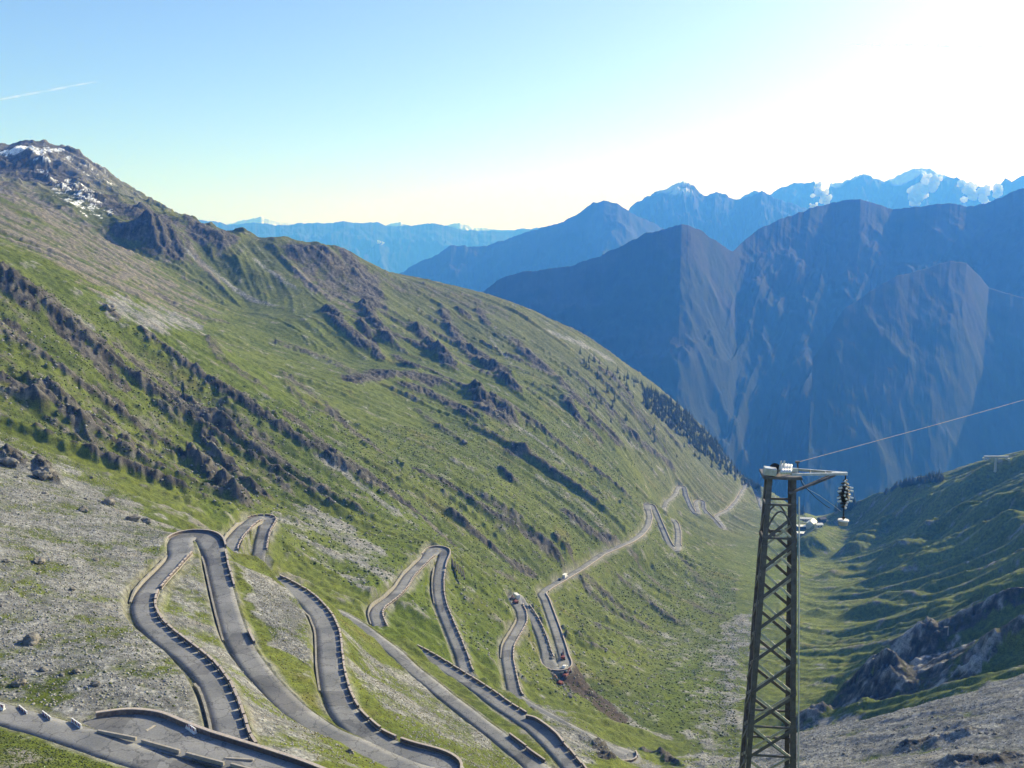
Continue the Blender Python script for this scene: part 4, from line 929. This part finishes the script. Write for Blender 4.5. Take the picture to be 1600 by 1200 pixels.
    for k in range(9):
        py = 750 + k * 5.2; r = (.12, .20, .26, .30, .30, .32, .27, .18, .13)[k]; c = W(1320.8 - .35 * k, py) - O
        mb = MB(); mb.tube([c + Vector((0, 0, .05)), c + Vector((0, 0, .012)), c - Vector((0, 0, .035)), c - Vector((0, 0, .05))], [r * .25, r * .8, r, r * .3], 12); mb.build('insulator_disc', M_BLACK, h, smooth=False)
        if k in (2, 3, 5, 6):
            for s in (-1, 1): mb = MB(); a = c + Vector((s * r * .7, -.12, -.01)); mb.tube([a, a + Vector((s * .16, -.05, -.02))], [.055, .045], 8); mb.build('end_fitting', M_WHITE, h)
        mb = MB(); a = c + Vector((rnd.uniform(-.1, .1), -r, 0)); mb.tube([a, a + Vector((0, -.05, -.05))], .05, 8); mb.build('end_fitting', M_WHITE, h)
    w_ = empty('hanging_weight', tuple(W(1317.5, 815)), 'round weight with white rim hanging lowest under the insulator discs', 'weight'); O2 = Vector(w_.location)
    mb = MB(); mb.tube([(0, 0, -.17), (0, 0, .05)], [.20, .22], 20); mb.build('weight_body', M_CONC, w_)
    mb = MB(); mb.tube([(0, 0, .05), (0, 0, .10)], [.27, .25], 20); mb.build('weight_rim', M_WHITE, w_)
    mb = MB(); mb.tube([(0, 0, .10), (0, 0, .38)], .03, 8); mb.box((0, 0, .2), (.12, .12, .1)); mb.build('hook', M_BLACK, w_)
    mb = MB(); mb.tube([W(1248, 742), W(1254, 757), W(1265, 768), W(1276, 779), W(1290, 790), W(1297, 794)], .018, 6); tag(mb.build('loose_cable', M_BLACK), 'shorter dark cable drooping from the mast head towards the discs', 'cable')
    mb = MB(); mb.tube([W(1248, 744), W(1262, 764), W(1280, 774), W(1300, 788), W(1314, 799)], .013, 6); tag(mb.build('loose_cable', M_MASTL), 'longer thin pale cable linking mast head to the hanging rod', 'cable')
    a = W(1247, 722); b = np.array(P(1750, 578, 190.0)); pts_ = []
    for i in range(41): u = i / 40; p = a.lerp(Vector(b), u); p.z -= 3.2 * u * (1 - u) * .35; pts_.append(p)
    mb = MB(); mb.tube(pts_, [.012 + .02 * i / 40 for i in range(41)], 6); M_ = speckled('tarnished_wire', (.16, .17, .14), (.24, .24, .2), 2); tag(mb.build('overhead_cable', M_MAST), 'long thin overhead cable rising from the mast to the right edge', 'cable')
mast()
# ------------------------------------------------------------------ vehicles and site
def wheel(t, x, y, r=.33, w=.22):
    mb = MB(); mb.tube([(x, y - w / 2, r), (x, y + w / 2, r)], r, 14); o = mb.build('wheel', M_BLACK, t)
    mb = MB(); mb.tube([(x, y - w / 2 - .01, r), (x, y + w / 2 + .01, r)], r * .55, 10); r_ = mb.build('rim', M_MASTL, o)
def car(pos, rz, label, paint, kind='car'):
    t = empty('parked_car' if kind == 'car' else kind, pos, label, kind.replace('_', ' '), rz)
    if kind == 'car':
        prof = [(-2.1, .35), (2.1, .35), (2.15, .75), (1.2, .92), (.55, 1.42), (-1.1, 1.45), (-1.9, .95), (-2.15, .8)]; W = 1.7; gl = [(1.1, .94), (.52, 1.38), (-1.05, 1.40), (-1.75, .96)]
    else:
        prof = [(-3.0, .4), (2.7, .4), (2.8, .95), (2.1, 1.25), (1.7, 1.9), (2.0, 2.25), (1.6, 2.65), (-3.0, 2.65)]; W = 2.1; gl = [(2.12, 1.28), (1.76, 1.84), (1.0, 1.84), (1.0, 1.28)]
    mb = MB(); n = len(prof); mb.add([(x, s * W / 2, z) for s in (-1, 1) for x, z in prof], [tuple(range(n)), tuple(range(2 * n - 1, n - 1, -1))] + [(i, n + i, n + (i + 1) % n, (i + 1) % n) for i in range(n)])
    mb.build('body', paint, t, bevel=.05)
    n = len(gl); mb = MB(); w2 = W + .03; mb.add([(x, s * w2 / 2, z) for s in (-1, 1) for x, z in gl], [tuple(range(n)), tuple(range(2 * n - 1, n - 1, -1))] + [(i, n + i, n + (i + 1) % n, (i + 1) % n) for i in range(n)]); mb.build('windows', M_GLASS, t)
    for x in (-1.35, 1.35):
        for y in (-W / 2 + .1, W / 2 - .1): wheel(t, x, y)
    for s in (-1, 1): mb = MB(); mb.box((prof[2][0] - .04, s * W * .36, prof[2][1] - .12), (.10, .28, .14)); mb.build('headlight', M_MASTL, t)
    return t
def excavator(pos, rz, label, paint=None):
    t = empty('excavator', pos, label, 'excavator', rz); paint = paint or M_ORANGE
    for s in (-1, 1): mb = MB(); mb.box((0, s * .95, .4), (3.0, .5, .75)); mb.build('track', M_BLACK, t, bevel=.15)
    mb = MB(); mb.box((-.3, 0, 1.35), (2.8, 2.2, 1.0)); mb.build('body', paint, t, bevel=.08)
    mb = MB(); mb.box((.6, .6, 2.2), (1.1, .95, 1.5)); mb.build('cab', M_GLASS, t, bevel=.05)
    mb = MB(); mb.bar((.7, -.3, 1.5), (2.9, -.3, 3.9), .35, .45); mb.build('boom', paint, t)
    mb = MB(); mb.bar((2.9, -.3, 3.9), (4.4, -.3, 1.6), .28, .35); mb.build('dipper', paint, t)
    mb = MB(); mb.prism([(4.0, -.8), (4.9, -.8), (4.9, .2), (4.0, .2)], .8, 1.6); mb.build('bucket', M_BLACK, t)
def rpos(tagn, py, px=None, off=0):
    I = [i for i in range(NRD) if RTAG[i] in (tagn if isinstance(tagn, list) else [tagn])]
    i = min(I, key=lambda i: abs(RPY[i] - py) + (abs(RPX[i] - px) if px else 0))
    p = RD[i].copy(); p[:2] += NRM[i] * off; p[2] += .06
    return tuple(p), math.atan2(TN[i, 1], TN[i, 0])
p, a = rpos('J', 903, 884, -.6); car(p, a, 'white camper van driving up the diagonal road', M_WHITE, 'camper_van')
p, a = rpos('J', 908, 877, -.6); car(p, a, 'dark blue car just behind the white camper van', M_DBLUE)
p, a = rpos(['I', 'Hh'], 951, 821, .5); car(p, a, 'dark blue car below the machines at the construction hairpin', M_DBLUE)
p, a = rpos(['Hh'], 934, 803, 1.5); car(p, a + .4, 'white van with orange load at the tip of the construction hairpin', M_WHITE, 'van')
p, a = rpos(['I', 'Hh'], 942, 811, -.6); excavator(p, a + .5, 'dark red excavator right of the white van at the construction hairpin')
p, a = rpos(['Ih', 'J'], 1030, 875, -.8); excavator(p, a, 'upright excavator in the fork of the lower construction bend')
p, a = rpos(['Ih', 'J'], 1043, 888, 1.2); car(p, a, 'white car on the outer edge of the lower construction bend', M_WHITE)
for (px, py, lb) in ((884, 1058, 'orange excavator digging in the dark earth cut below the bend'), (874, 1070, 'small red digger at the left rim of the dark earth cut')):
    q = on_ground(px, py)
    excavator(tuple(q), 1.0 if px > 880 else 2.4, lb)
# heaps of earth and rubble along the construction leg
rnd = random.Random(5)
def rock_mesh(r, seed, sub=2, squash=.7, rough=.35):
    bm = bmesh.new(); bmesh.ops.create_icosphere(bm, subdivisions=sub, radius=r); rg = random.Random(seed)
    from mathutils import noise
    o = Vector((rg.uniform(0, 99), rg.uniform(0, 99), 0))
    for v in bm.verts:
        d = noise.noise(v.co / r * .9 + o) * rough * 1.6 + noise.noise(v.co / r * 2.6 + o) * rough * .7
        v.co *= 1 + d; v.co.z *= squash
    me = bpy.data.meshes.new('boulder'); bm.to_mesh(me); bm.free(); return me
rocks = [rock_mesh(1, s) for s in range(6)]
for me in rocks: me.materials.append(M_ROCK)
def boulder(px, py, size, label, group=None, mesh=None):
    q = on_ground(px, py)
    if q is None: return
    me = mesh or rock_mesh(1, int(px * 7 + py), 3, .75, .4)
    if not me.materials: me.materials.append(M_ROCK)
    o = bpy.data.objects.new('boulder', me); COL.objects.link(o); o.location = (q[0], q[1], q[2] + size * .2); o.scale = (size,) * 3; o.rotation_euler = (0, 0, rnd.uniform(0, 6))
    tag(o, label, 'boulder', group)
boulder(17, 725, 3.0, 'big dark boulder at the left edge above the grey scree'); boulder(70, 741, 3.2, 'big dark boulder second from the left edge above the scree')
boulder(207, 814, 2.4, 'dark boulder in the scree left of the nearest hairpin, upper of a pair'); boulder(228, 817, 1.8, 'dark boulder right beside its twin left of the nearest hairpin')
boulder(169, 787, 2.2, 'dark boulder alone in the middle of the upper scree'); boulder(49, 1003, 1.6, 'dark split boulder in the lower scree near the left edge')
boulder(546, 1176, .8, 'small pale boulder on the verge above the bottom bend'); boulder(130, 799, 1.8, 'brown boulder among tufts in the scree at the far left')
boulder(30, 1070, 1.2, 'rock pile just above the first whole striped barrier'); boulder(725, 692, 2.6, 'lone dark rock in the middle of the green flank')
boulder(168, 483, 4.0, 'dark knob of rock on the skyline of the near green shoulder'); boulder(60, 880, 1.4, 'squat rock by the short wooden rail in the scree')
for k in range(30):
    px = rnd.uniform(0, 330); py = rnd.uniform(690, 1070)
    if px > 150 + (1070 - py) * .2 and py > 830: px = rnd.uniform(0, 190)
    boulder(px, py, rnd.uniform(.35, .95), 'small loose rock lying in the grey scree slope at the left', 'loose rocks in the left scree', rocks[k % 6])
for k in range(26):
    boulder(rnd.uniform(1260, 1600), rnd.uniform(1120, 1195), rnd.uniform(.3, .8), 'small loose rock lying in the dark scree at the lower right', 'loose rocks in the right scree', rocks[k % 6])
for k in range(24):
    u = k / 23; p, a = rpos('I', 955 + 85 * u, None, -2.3 + rnd.uniform(-.5, .5))
    o = bpy.data.objects.new('rubble_block', rocks[k % 6]); COL.objects.link(o); o.location = p; o.scale = (rnd.uniform(.5, 1.1),) * 3; o.rotation_euler = (0, 0, k)
    tag(o, 'dark block of rubble piled along the edge of the construction leg', 'rubble', 'rubble along the construction leg')
for k in range(16):
    px = 858 + k * 2.6 + rnd.uniform(-4, 4); py = 1046 + k * 3.0 + rnd.uniform(-3, 3); q = on_ground(px, py)
    if q is None: continue
    o = bpy.data.objects.new('rubble_block', rocks[k % 6]); COL.objects.link(o); o.location = tuple(q); o.scale = (rnd.uniform(.7, 1.5),) * 3
    tag(o, 'block of rubble spilled down the left side of the dark earth cut', 'rubble', 'rubble beside the earth cut')
# stepped stone ribs holding the third hairpin
p, a = rpos(['G', 'Fh'], 880, 697, -4.2)
t = empty('stepped_buttress', p, 'fan of dark stone ribs stepping down outside the third hairpin', 'buttress')
for k in range(5):
    q = MB(); base = Vector((1.0 + k * 1.5, 2 - k * 2.0, -1.0 - .8 * k)); q.bar(base + Vector((0, 5.5, .4)), base + Vector((1.4, -3.5, -1.2)), .55, 1.0); q.build('stone_rib', M_STONE, t)
# wooden rail, lone post on the right
q = on_ground(32, 882); 
if q is not None:
    t = empty('wooden_rail', tuple(q), 'short grey wooden rail in the scree near the left edge', 'rail')
    mb = MB(); mb.bar((-2.2, 0, .7), (2.2, .4, .6), .15); mb.build('crossbar', M_CONC, t)
    for s in (-2, 2): mb = MB(); mb.bar((s, 0, -.4), (s, 0, .75), .14); mb.build('post', M_CONC, t)
q = on_ground(1481, 992)
t = empty('signpost', tuple(q), 'small pale post with a bent top on the rocky knoll at right', 'post')
mb = MB(); mb.bar((0, 0, -1), (0, 0, 4.2), .45); mb.build('post', M_CONC, t); mb = MB(); mb.bar((.2, 0, 4.2), (-2.2, 0, 4.0), .5); mb.build('top_bar', M_CONC, t)
# ------------------------------------------------------------------ lift pylons far off
def lift_pylon(px, py, hpx, label, dist=None):
    q = on_ground(px, py)
    if q is None or dist: d = ray(px, py); q = d * (dist / d[1])
    s = hpx / F * np.hypot(q[0], q[1]); t = empty('lift_pylon', (q[0], q[1], q[2] - s * .1), label, 'lift pylon', group='ski lift pylons beyond the right ridge')
    mb = MB(); mb.tube([(0, 0, 0), (0, 0, s)], [s * .09, s * .06], 8); mb.build('pole', M_MASTL, t)
    mb = MB(); mb.bar((-s * .75, 0, s), (s * .75, 0, s * 1.0), s * .10, s * .12); mb.build('crossarm', M_MASTL, t)
    for sx in (-1, 1): mb = MB(); mb.bar((sx * s * .7, -s * .2, s * .88), (sx * s * .7, s * .2, s * .88), s * .12); mb.build('roller_battery', M_MASTL, t)
lift_pylon(1555, 736, 23, 'white lift pylon standing on the right ridge near the right edge')
lift_pylon(1378, 776, 6, 'tiny lift pylon behind the low saddle right of the hanging weight', 1500)
# ------------------------------------------------------------------ houses in the valley
def house(px, py, w, d, h, rz, label, wall, roof, rh=2.0, flat=False, nwin=5, off=(0, 0)):
    q = on_ground(px, py)
    if q is None: return
    q = q + np.array([off[0], off[1], 0]); q[2] = float(hland(q[0], q[1])) if abs(off[0]) + abs(off[1]) > 0 else q[2]
    t = empty('alpine_building', (q[0], q[1], q[2] - .6), label, 'building', math.radians(rz), 'buildings of the mountain hotel in the valley')
    mb = MB(); mb.box((0, 0, h / 2 - 1), (w, d, h + 2)); mb.build('wall', wall, t)
    if flat: mb = MB(); mb.box((0, 0, h + .2), (w + .8, d + .8, .4)); mb.build('roof', roof, t)
    else:
        mb = MB(); W, D = w / 2 + .6, d / 2 + .8; mb.add([(-W, -D, h - .2), (W, -D, h - .2), (W, D, h - .2), (-W, D, h - .2), (-W, 0, h + rh), (W, 0, h + rh)], [(0, 1, 5, 4), (2, 3, 4, 5), (0, 4, 3), (1, 2, 5), (3, 2, 1, 0)]); mb.build('roof', roof, t)
    for fl in range(max(1, int(h / 3.2))):
        for k in range(nwin): mb = MB(); mb.box((-w / 2 + (k + .5) * w / nwin, -d / 2 - .02, 1.8 + fl * 3), (1.3, .12, 1.5)); mb.build('window', M_GLASS, t)
house(1258, 815, 21, 9, 6.5, -8, 'long rose walled hotel wing with white roof beside the mast', M_WALLR, M_ROOFW, 1.6)
house(1268, 822, 17, 11, 5.5, 62, 'hall with a steep bright white roof right of the long hotel wing', M_WALLW, M_ROOFW, 4.5, nwin=3)
house(1252, 826, 12, 9, 4.5, 0, 'low grey blue flat roofed block between mast and white hall', M_ROOFD, M_ROOFW, flat=True, nwin=3)
house(1279, 823, 8, 6, 4, 10, 'small white building at the right end of the hotel group', M_WALLW, M_ROOFW, 1.5, nwin=2)
house(1284, 815, 9, 7, 5, 20, 'small dark roofed house behind the white hall', M_ROOFD, M_ROOFD, 2.0, nwin=2)
house(1256, 833, 17, 9, 1.0, -5, 'pale flat terrace in front of the hotel buildings', M_WALLR, M_ROOFW, flat=True, nwin=1)
# ------------------------------------------------------------------ conifers on the spur
def conifer_mesh(seed, tiers=7):
    rg = random.Random(seed); mb = MB(); mb.m = 1; mb.tube([(0, 0, -.6), (0, 0, .45), (0, 0, .95)], [.035, .025, .006], 5)
    mb.m = 0
    for k in range(tiers * 3):
        u = (k + rg.random()) / (tiers * 3); z = .10 + .88 * u; r = .24 * (1 - u) ** .85 + .02; n = 7
        a0 = rg.uniform(0, 6.3)
        for j in range(n):
            if rg.random() < .12: continue
            a = a0 + j * 2 * math.pi / n + rg.uniform(-.25, .25); rr_ = r * rg.uniform(.65, 1.2); b = .22 + .1 * rg.random()
            c_ = (math.cos(a) * rr_, math.sin(a) * rr_, z - rr_ * .45); p1 = (math.cos(a + b) * rr_ * .55, math.sin(a + b) * rr_ * .55, z - rr_ * .1); p2 = (math.cos(a - b) * rr_ * .55, math.sin(a - b) * rr_ * .55, z - rr_ * .1)
            mb.add([(0, 0, z + .03), p1, c_, p2], [(0, 1, 2), (0, 2, 3)])
    me = bpy.data.meshes.new('conifer'); me.from_pydata(mb.v, [], mb.f); me.materials.append(M_NEEDLE); me.materials.append(M_WOOD); me.polygons.foreach_set('material_index', mb.mi); me.update(); return me
M_NEEDLE = speckled('conifer_needles', (.018, .032, .014), (.05, .07, .028), 2.0)
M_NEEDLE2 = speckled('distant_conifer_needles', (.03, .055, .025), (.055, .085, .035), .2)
trees = [conifer_mesh(s) for s in range(5)]
rg = random.Random(9); placed = []; tries = 0
band = [(905, 560), (960, 590), (1010, 610), (1060, 640), (1110, 690), (1150, 720), (1188, 755)]
while len(placed) < 290 and tries < 6000:
    tries += 1; u = rg.random() ** .42; bx = 880 + 308 * u; by = np.interp(bx, [880, 960, 1010, 1060, 1110, 1150, 1190], [538, 580, 603, 634, 682, 720, 754])
    v = rg.random() ** 2.6; wdt = np.interp(bx, [880, 950, 1040, 1120, 1190], [50, 85, 80, 45, 12])
    px = bx - v * wdt * .35; py = by + 1 + v * wdt
    if fbm(np.array([px]), np.array([py]), 22, 2, 77)[0] < -.1 + .5 * (v > .35) and rg.random() < .8: continue
    placed.append((px, py))
qs = unproject(placed, hland, 800, 2300)
for k, q in enumerate(qs):
    if q is None: continue
    o = bpy.data.objects.new('conifer_tree', trees[k % 5]); COL.objects.link(o); s = rg.uniform(6.5, 13); o.location = (q[0], q[1], q[2] - .2); o.scale = (s * 1.1, s * 1.1, s); o.rotation_euler = (0, 0, rg.uniform(0, 6))
    tag(o, 'small dark conifer on the wooded edge of the descending green spur', 'conifer', 'conifers on the far edge of the green spur')
def forest(name, outline, n, smin, smax, label, h=None, mat=None):
    xs = [p[0] for p in outline]; ys = [p[1] for p in outline]; P_ = []
    while len(P_) < n:
        x = rg.uniform(min(xs), max(xs)); y = rg.uniform(min(ys), max(ys)); c = False
        for i in range(len(outline)):
            (x1, y1), (x2, y2) = outline[i], outline[(i + 1) % len(outline)]
            if (y > y1) != (y > y2) and x < (y - y1) * (x2 - x1) / (y2 - y1) + x1: c = not c
        if c: P_.append((x, y))
    V = []; Fc = []; nv = 0
    for q in unproject(P_, h or hland, 300, 2340):
        if q is None: continue
        me = trees[rg.randrange(5)]; s = rg.uniform(smin, smax); a = rg.uniform(0, 6)
        co = np.empty(len(me.vertices) * 3); me.vertices.foreach_get('co', co); co = co.reshape(-1, 3) * s; R = np.array([[math.cos(a), -math.sin(a)], [math.sin(a), math.cos(a)]]); co[:, :2] = co[:, :2] @ R.T * 1.2
        V.append(co + q); Fc += [tuple(i + nv for i in p.vertices) for p in me.polygons]; nv += len(co)
    if not V: return
    me = bpy.data.meshes.new(name); me.from_pydata(np.concatenate(V), [], Fc); me.materials.append(mat or M_NEEDLE2); o = bpy.data.objects.new(name, me); COL.objects.link(o); tag(o, label, None, kind='stuff')
forest('distant_forest', [(1243, 738), (1275, 752), (1310, 768), (1336, 788), (1330, 798), (1245, 805)], 420, 12, 18, 'dark wood on the slope behind the hotel')
forest('distant_forest', [(1380, 776), (1400, 765), (1440, 757), (1478, 752), (1470, 742), (1420, 752), (1385, 768)], 110, 6, 9, 'strip of wood behind the right ridge')
forest('ridge_wood', [(1000, 602), (1040, 622), (1080, 655), (1120, 692), (1160, 730), (1190, 756), (1186, 768), (1150, 748), (1100, 712), (1060, 680), (1010, 640)], 800, 6, 10, 'dense dark wood along the lower edge of the green spur', mat=M_NEEDLE)
forest('mountain_shrubs', [(760, 560), (900, 560), (1120, 720), (1100, 790), (960, 760), (850, 680)], 500, 1.2, 2.6, 'scattered low dark shrubs on the green flank', mat=M_NEEDLE)
# ------------------------------------------------------------------ loose stones as ground cover
def stones(name, outline, n, smin, smax, seed, mat):
    rs = np.random.RandomState(seed); xs = [p[0] for p in outline]; ys = [p[1] for p in outline]
    W = np.array([p[:2] for p in unproject(outline) if p is not None]); lo = W.min(0); hi = W.max(0)
    P_ = rs.rand(n * 3, 2) * (hi - lo) + lo; d = poly_dist(W, P_[:, 0], P_[:, 1]); P_ = P_[d > 0][:n]
    i = np.clip(np.searchsorted(rr, np.hypot(P_[:, 0], P_[:, 1])), 0, len(rr) - 1); j = np.clip(np.searchsorted(az, np.arctan2(P_[:, 0], P_[:, 1])), 0, len(az) - 1)
    P_ = P_[rd[i, j] > 5.5]; m = len(P_); z = hland(P_[:, 0], P_[:, 1])
    base = np.array([(1, 0, 0), (.3, .9, 0), (-.8, .6, .1), (-.7, -.7, 0), (.4, -.9, .05), (.1, .1, .75), (0, 0, -.5)]); fc = [(0, 1, 5), (1, 2, 5), (2, 3, 5), (3, 4, 5), (4, 0, 5), (1, 0, 6), (2, 1, 6), (3, 2, 6), (4, 3, 6), (0, 4, 6)]
    s = smin + (smax - smin) * rs.rand(m) ** 3; a = rs.rand(m) * 6.28
    b = base[None] * (1 + .35 * (rs.rand(m, 7, 3) - .5)) * s[:, None, None]; x = b[..., 0] * np.cos(a)[:, None] - b[..., 1] * np.sin(a)[:, None]; y = b[..., 0] * np.sin(a)[:, None] + b[..., 1] * np.cos(a)[:, None]
    V = np.stack([x + P_[:, :1], y + P_[:, 1:], b[..., 2] + z[:, None]], -1).reshape(-1, 3).astype(np.float32)
    T = (np.array(fc)[None] + 7 * np.arange(m)[:, None, None]).reshape(-1, 3).astype(np.int32)
    me = bpy.data.meshes.new(name); me.vertices.add(len(V)); me.vertices.foreach_set('co', V.ravel()); me.loops.add(T.size); me.loops.foreach_set('vertex_index', T.ravel()); me.polygons.add(len(T)); me.polygons.foreach_set('loop_start', np.arange(0, T.size, 3, dtype=np.int32)); me.update(calc_edges=True)
    me.materials.append(mat); o = bpy.data.objects.new(name, me); COL.objects.link(o); tag(o, None, None, kind='stuff')
M_PEB = speckled('pale_scree_stone', (.10, .10, .10), (.38, .38, .375), .45)
stones('scree_stones', [(-60, 640), (170, 745), (285, 835), (225, 900), (208, 950), (315, 1060), (330, 1110), (120, 1110), (-60, 1085)], 30000, .08, .38, 1, M_PEB)
stones('scree_stones', [(300, 870), (255, 970), (400, 1180), (620, 1200), (440, 1110), (335, 900)], 5000, .08, .35, 2, M_PEB)
stones('scree_stones', [(385, 890), (480, 950), (490, 1045), (430, 1010)], 3500, .08, .35, 3, M_PEB)
stones('scree_stones', [(560, 1010), (740, 1110), (840, 1200), (700, 1190), (560, 1070)], 5000, .08, .4, 4, M_PEB)
stones('scree_stones', [(850, 1090), (900, 1130), (1040, 1200), (900, 1230), (840, 1150)], 4000, .1, .5, 5, M_PEB)
stones('scree_stones', [(1060, 1210), (1080, 1130), (1125, 1060), (1150, 960), (1185, 960), (1150, 1110), (1170, 1210)], 6000, .15, .8, 6, M_PEB)
stones('scree_stones', [(1150, 1190), (1240, 1135), (1600, 1055), (1760, 1030), (1900, 1300), (1150, 1300)], 22000, .08, .4, 7, M_PEB)
stones('scree_stones', [(430, 620), (900, 640), (1150, 900), (1150, 1100), (900, 1100), (500, 900), (0, 640), (0, 500)], 9000, .3, 1.1, 8, M_PEB)
M_TUFT = speckled('grass_tussock', (.03, .045, .012), (.10, .125, .03), .6)
M_TUFT2 = speckled('dry_grass_tussock', (.06, .06, .02), (.17, .16, .06), .6)
stones('grass_tussocks', [(-80, 1120), (60, 1140), (300, 1215), (300, 1260), (-120, 1260)], 9000, .08, .32, 11, M_TUFT)
stones('grass_tussocks', [(-60, 640), (170, 745), (285, 835), (225, 900), (208, 950), (315, 1060), (330, 1110), (120, 1110), (-60, 1085)], 5000, .1, .4, 12, M_TUFT)
stones('grass_tussocks', [(300, 860), (420, 890), (640, 1040), (860, 1200), (500, 1200)], 9000, .08, .35, 13, M_TUFT2)
stones('grass_tussocks', [(430, 620), (900, 640), (1150, 900), (1150, 1150), (900, 1100), (500, 900), (0, 640), (0, 420)], 26000, .3, 1.0, 14, M_TUFT)
# ------------------------------------------------------------------ clouds and contrail
M_CL, tt, bb = new_mat('cloud_white', 1, 0); bb.inputs['Base Color'].default_value = (.95, .95, .95, 1); 
def cloudy(m, alpha=None):
    t = m.node_tree; t.nodes.clear(); o = t.nodes.new('ShaderNodeOutputMaterial'); d = t.nodes.new('ShaderNodeBsdfDiffuse'); l = t.nodes.new('ShaderNodeBsdfTranslucent'); x = t.nodes.new('ShaderNodeMixShader'); x.inputs[0].default_value = .6
    for n in (d, l): n.inputs['Color'].default_value = (.97, .97, .97, 1)
    t.links.new(d.outputs[0], x.inputs[1]); t.links.new(l.outputs[0], x.inputs[2])
    if alpha is None: t.links.new(x.outputs[0], o.inputs['Surface']); return
    tc = t.nodes.new('ShaderNodeTexCoord'); n = t.nodes.new('ShaderNodeTexNoise'); n.inputs['Scale'].default_value = .002; n.inputs['Detail'].default_value = 5; t.links.new(tc.outputs['Object'], n.inputs['Vector'])
    r_ = t.nodes.new('ShaderNodeMapRange'); r_.inputs['From Min'].default_value = .35; r_.inputs['From Max'].default_value = .7; r_.inputs['To Max'].default_value = alpha; t.links.new(n.outputs['Fac'], r_.inputs['Value'])
    tr = t.nodes.new('ShaderNodeBsdfTransparent'); y = t.nodes.new('ShaderNodeMixShader'); t.links.new(r_.outputs[0], y.inputs[0]); t.links.new(tr.outputs[0], y.inputs[1]); t.links.new(x.outputs[0], y.inputs[2]); t.links.new(y.outputs[0], o.inputs['Surface'])
cloudy(M_CL)
def cloud(puffs, dist, label):
    c0 = ray(puffs[0][0], puffs[0][1]); c0 = c0 / c0[1] * dist; bm = bmesh.new(); from_n = __import__('mathutils').noise; rg_ = random.Random(int(puffs[0][0]))
    for px, py, r in puffs:
        d = ray(px, py); c = d / d[1] * dist; R = r / F * dist
        for k in range(10):
            rr_ = R * rg_.uniform(.25, .55); ofs = Vector((rg_.gauss(0, .5) * R, rg_.gauss(0, .4) * R, rg_.gauss(0, .45) * R)); st = len(bm.verts)
            ret = bmesh.ops.create_icosphere(bm, subdivisions=3, radius=rr_)
            for v in ret['verts']:
                n_ = from_n.noise(v.co / rr_ * 1.3 + ofs * .01) * .5 + from_n.noise(v.co / rr_ * 3.5 + ofs * .01) * .3
                v.co = v.co * (1 + n_) + ofs + Vector(c - c0)
    me = bpy.data.meshes.new('cloud'); bm.to_mesh(me); bm.free(); me.materials.append(M_CL); me.polygons.foreach_set('use_smooth', [True] * len(me.polygons))
    o = bpy.data.objects.new('cloud', me); COL.objects.link(o); o.location = tuple(c0); tag(o, label, 'cloud')
cloud([(1435, 302, 14), (1450, 289, 17), (1464, 281, 10), (1428, 314, 9)], 10600, 'bright ragged cloud on the flank of the highest far peak')
cloud([(1520, 296, 14), (1540, 304, 13), (1558, 298, 9), (1503, 287, 7)], 10800, 'long bright cloud over the ridge near the right edge')
cloud([(1284, 301, 11), (1290, 312, 8), (1279, 291, 5)], 10400, 'small cloud in the gap left of the highest far peak')
cloud([(1271, 324, 5)], 8600, 'tiny cloud just above the big dark ridge')
cloud([(592, 378, 3.0), (598, 380, 2.5)], 14300, 'tiny cloud low in front of the far pale range at left')

def streak(pa, pb, dist, r, label, alpha):
    A = ray(*pa); A = A / A[1] * dist; B = ray(*pb); B = B / B[1] * dist; m = bpy.data.materials.new('ice_crystal_cloud'); m.use_nodes = True; cloudy(m, alpha)
    mb = MB(); N = 24; mb.tube([Vector(A).lerp(Vector(B), i / N) - Vector(A) for i in range(N + 1)], [r * (.3 + .7 * math.sin(math.pi * (i + .5) / (N + 1))) for i in range(N + 1)], 10)
    o = mb.build('contrail', m, smooth=True); o.location = tuple(A); tag(o, label, 'contrail')
streak((1310, 69), (1680, 74), 40000, 42, 'long thin white contrail high at the upper right', .9)
streak((-40, 163), (152, 127), 40000, 60, 'faint oblique contrail at the upper left above the snowy peak', .22)
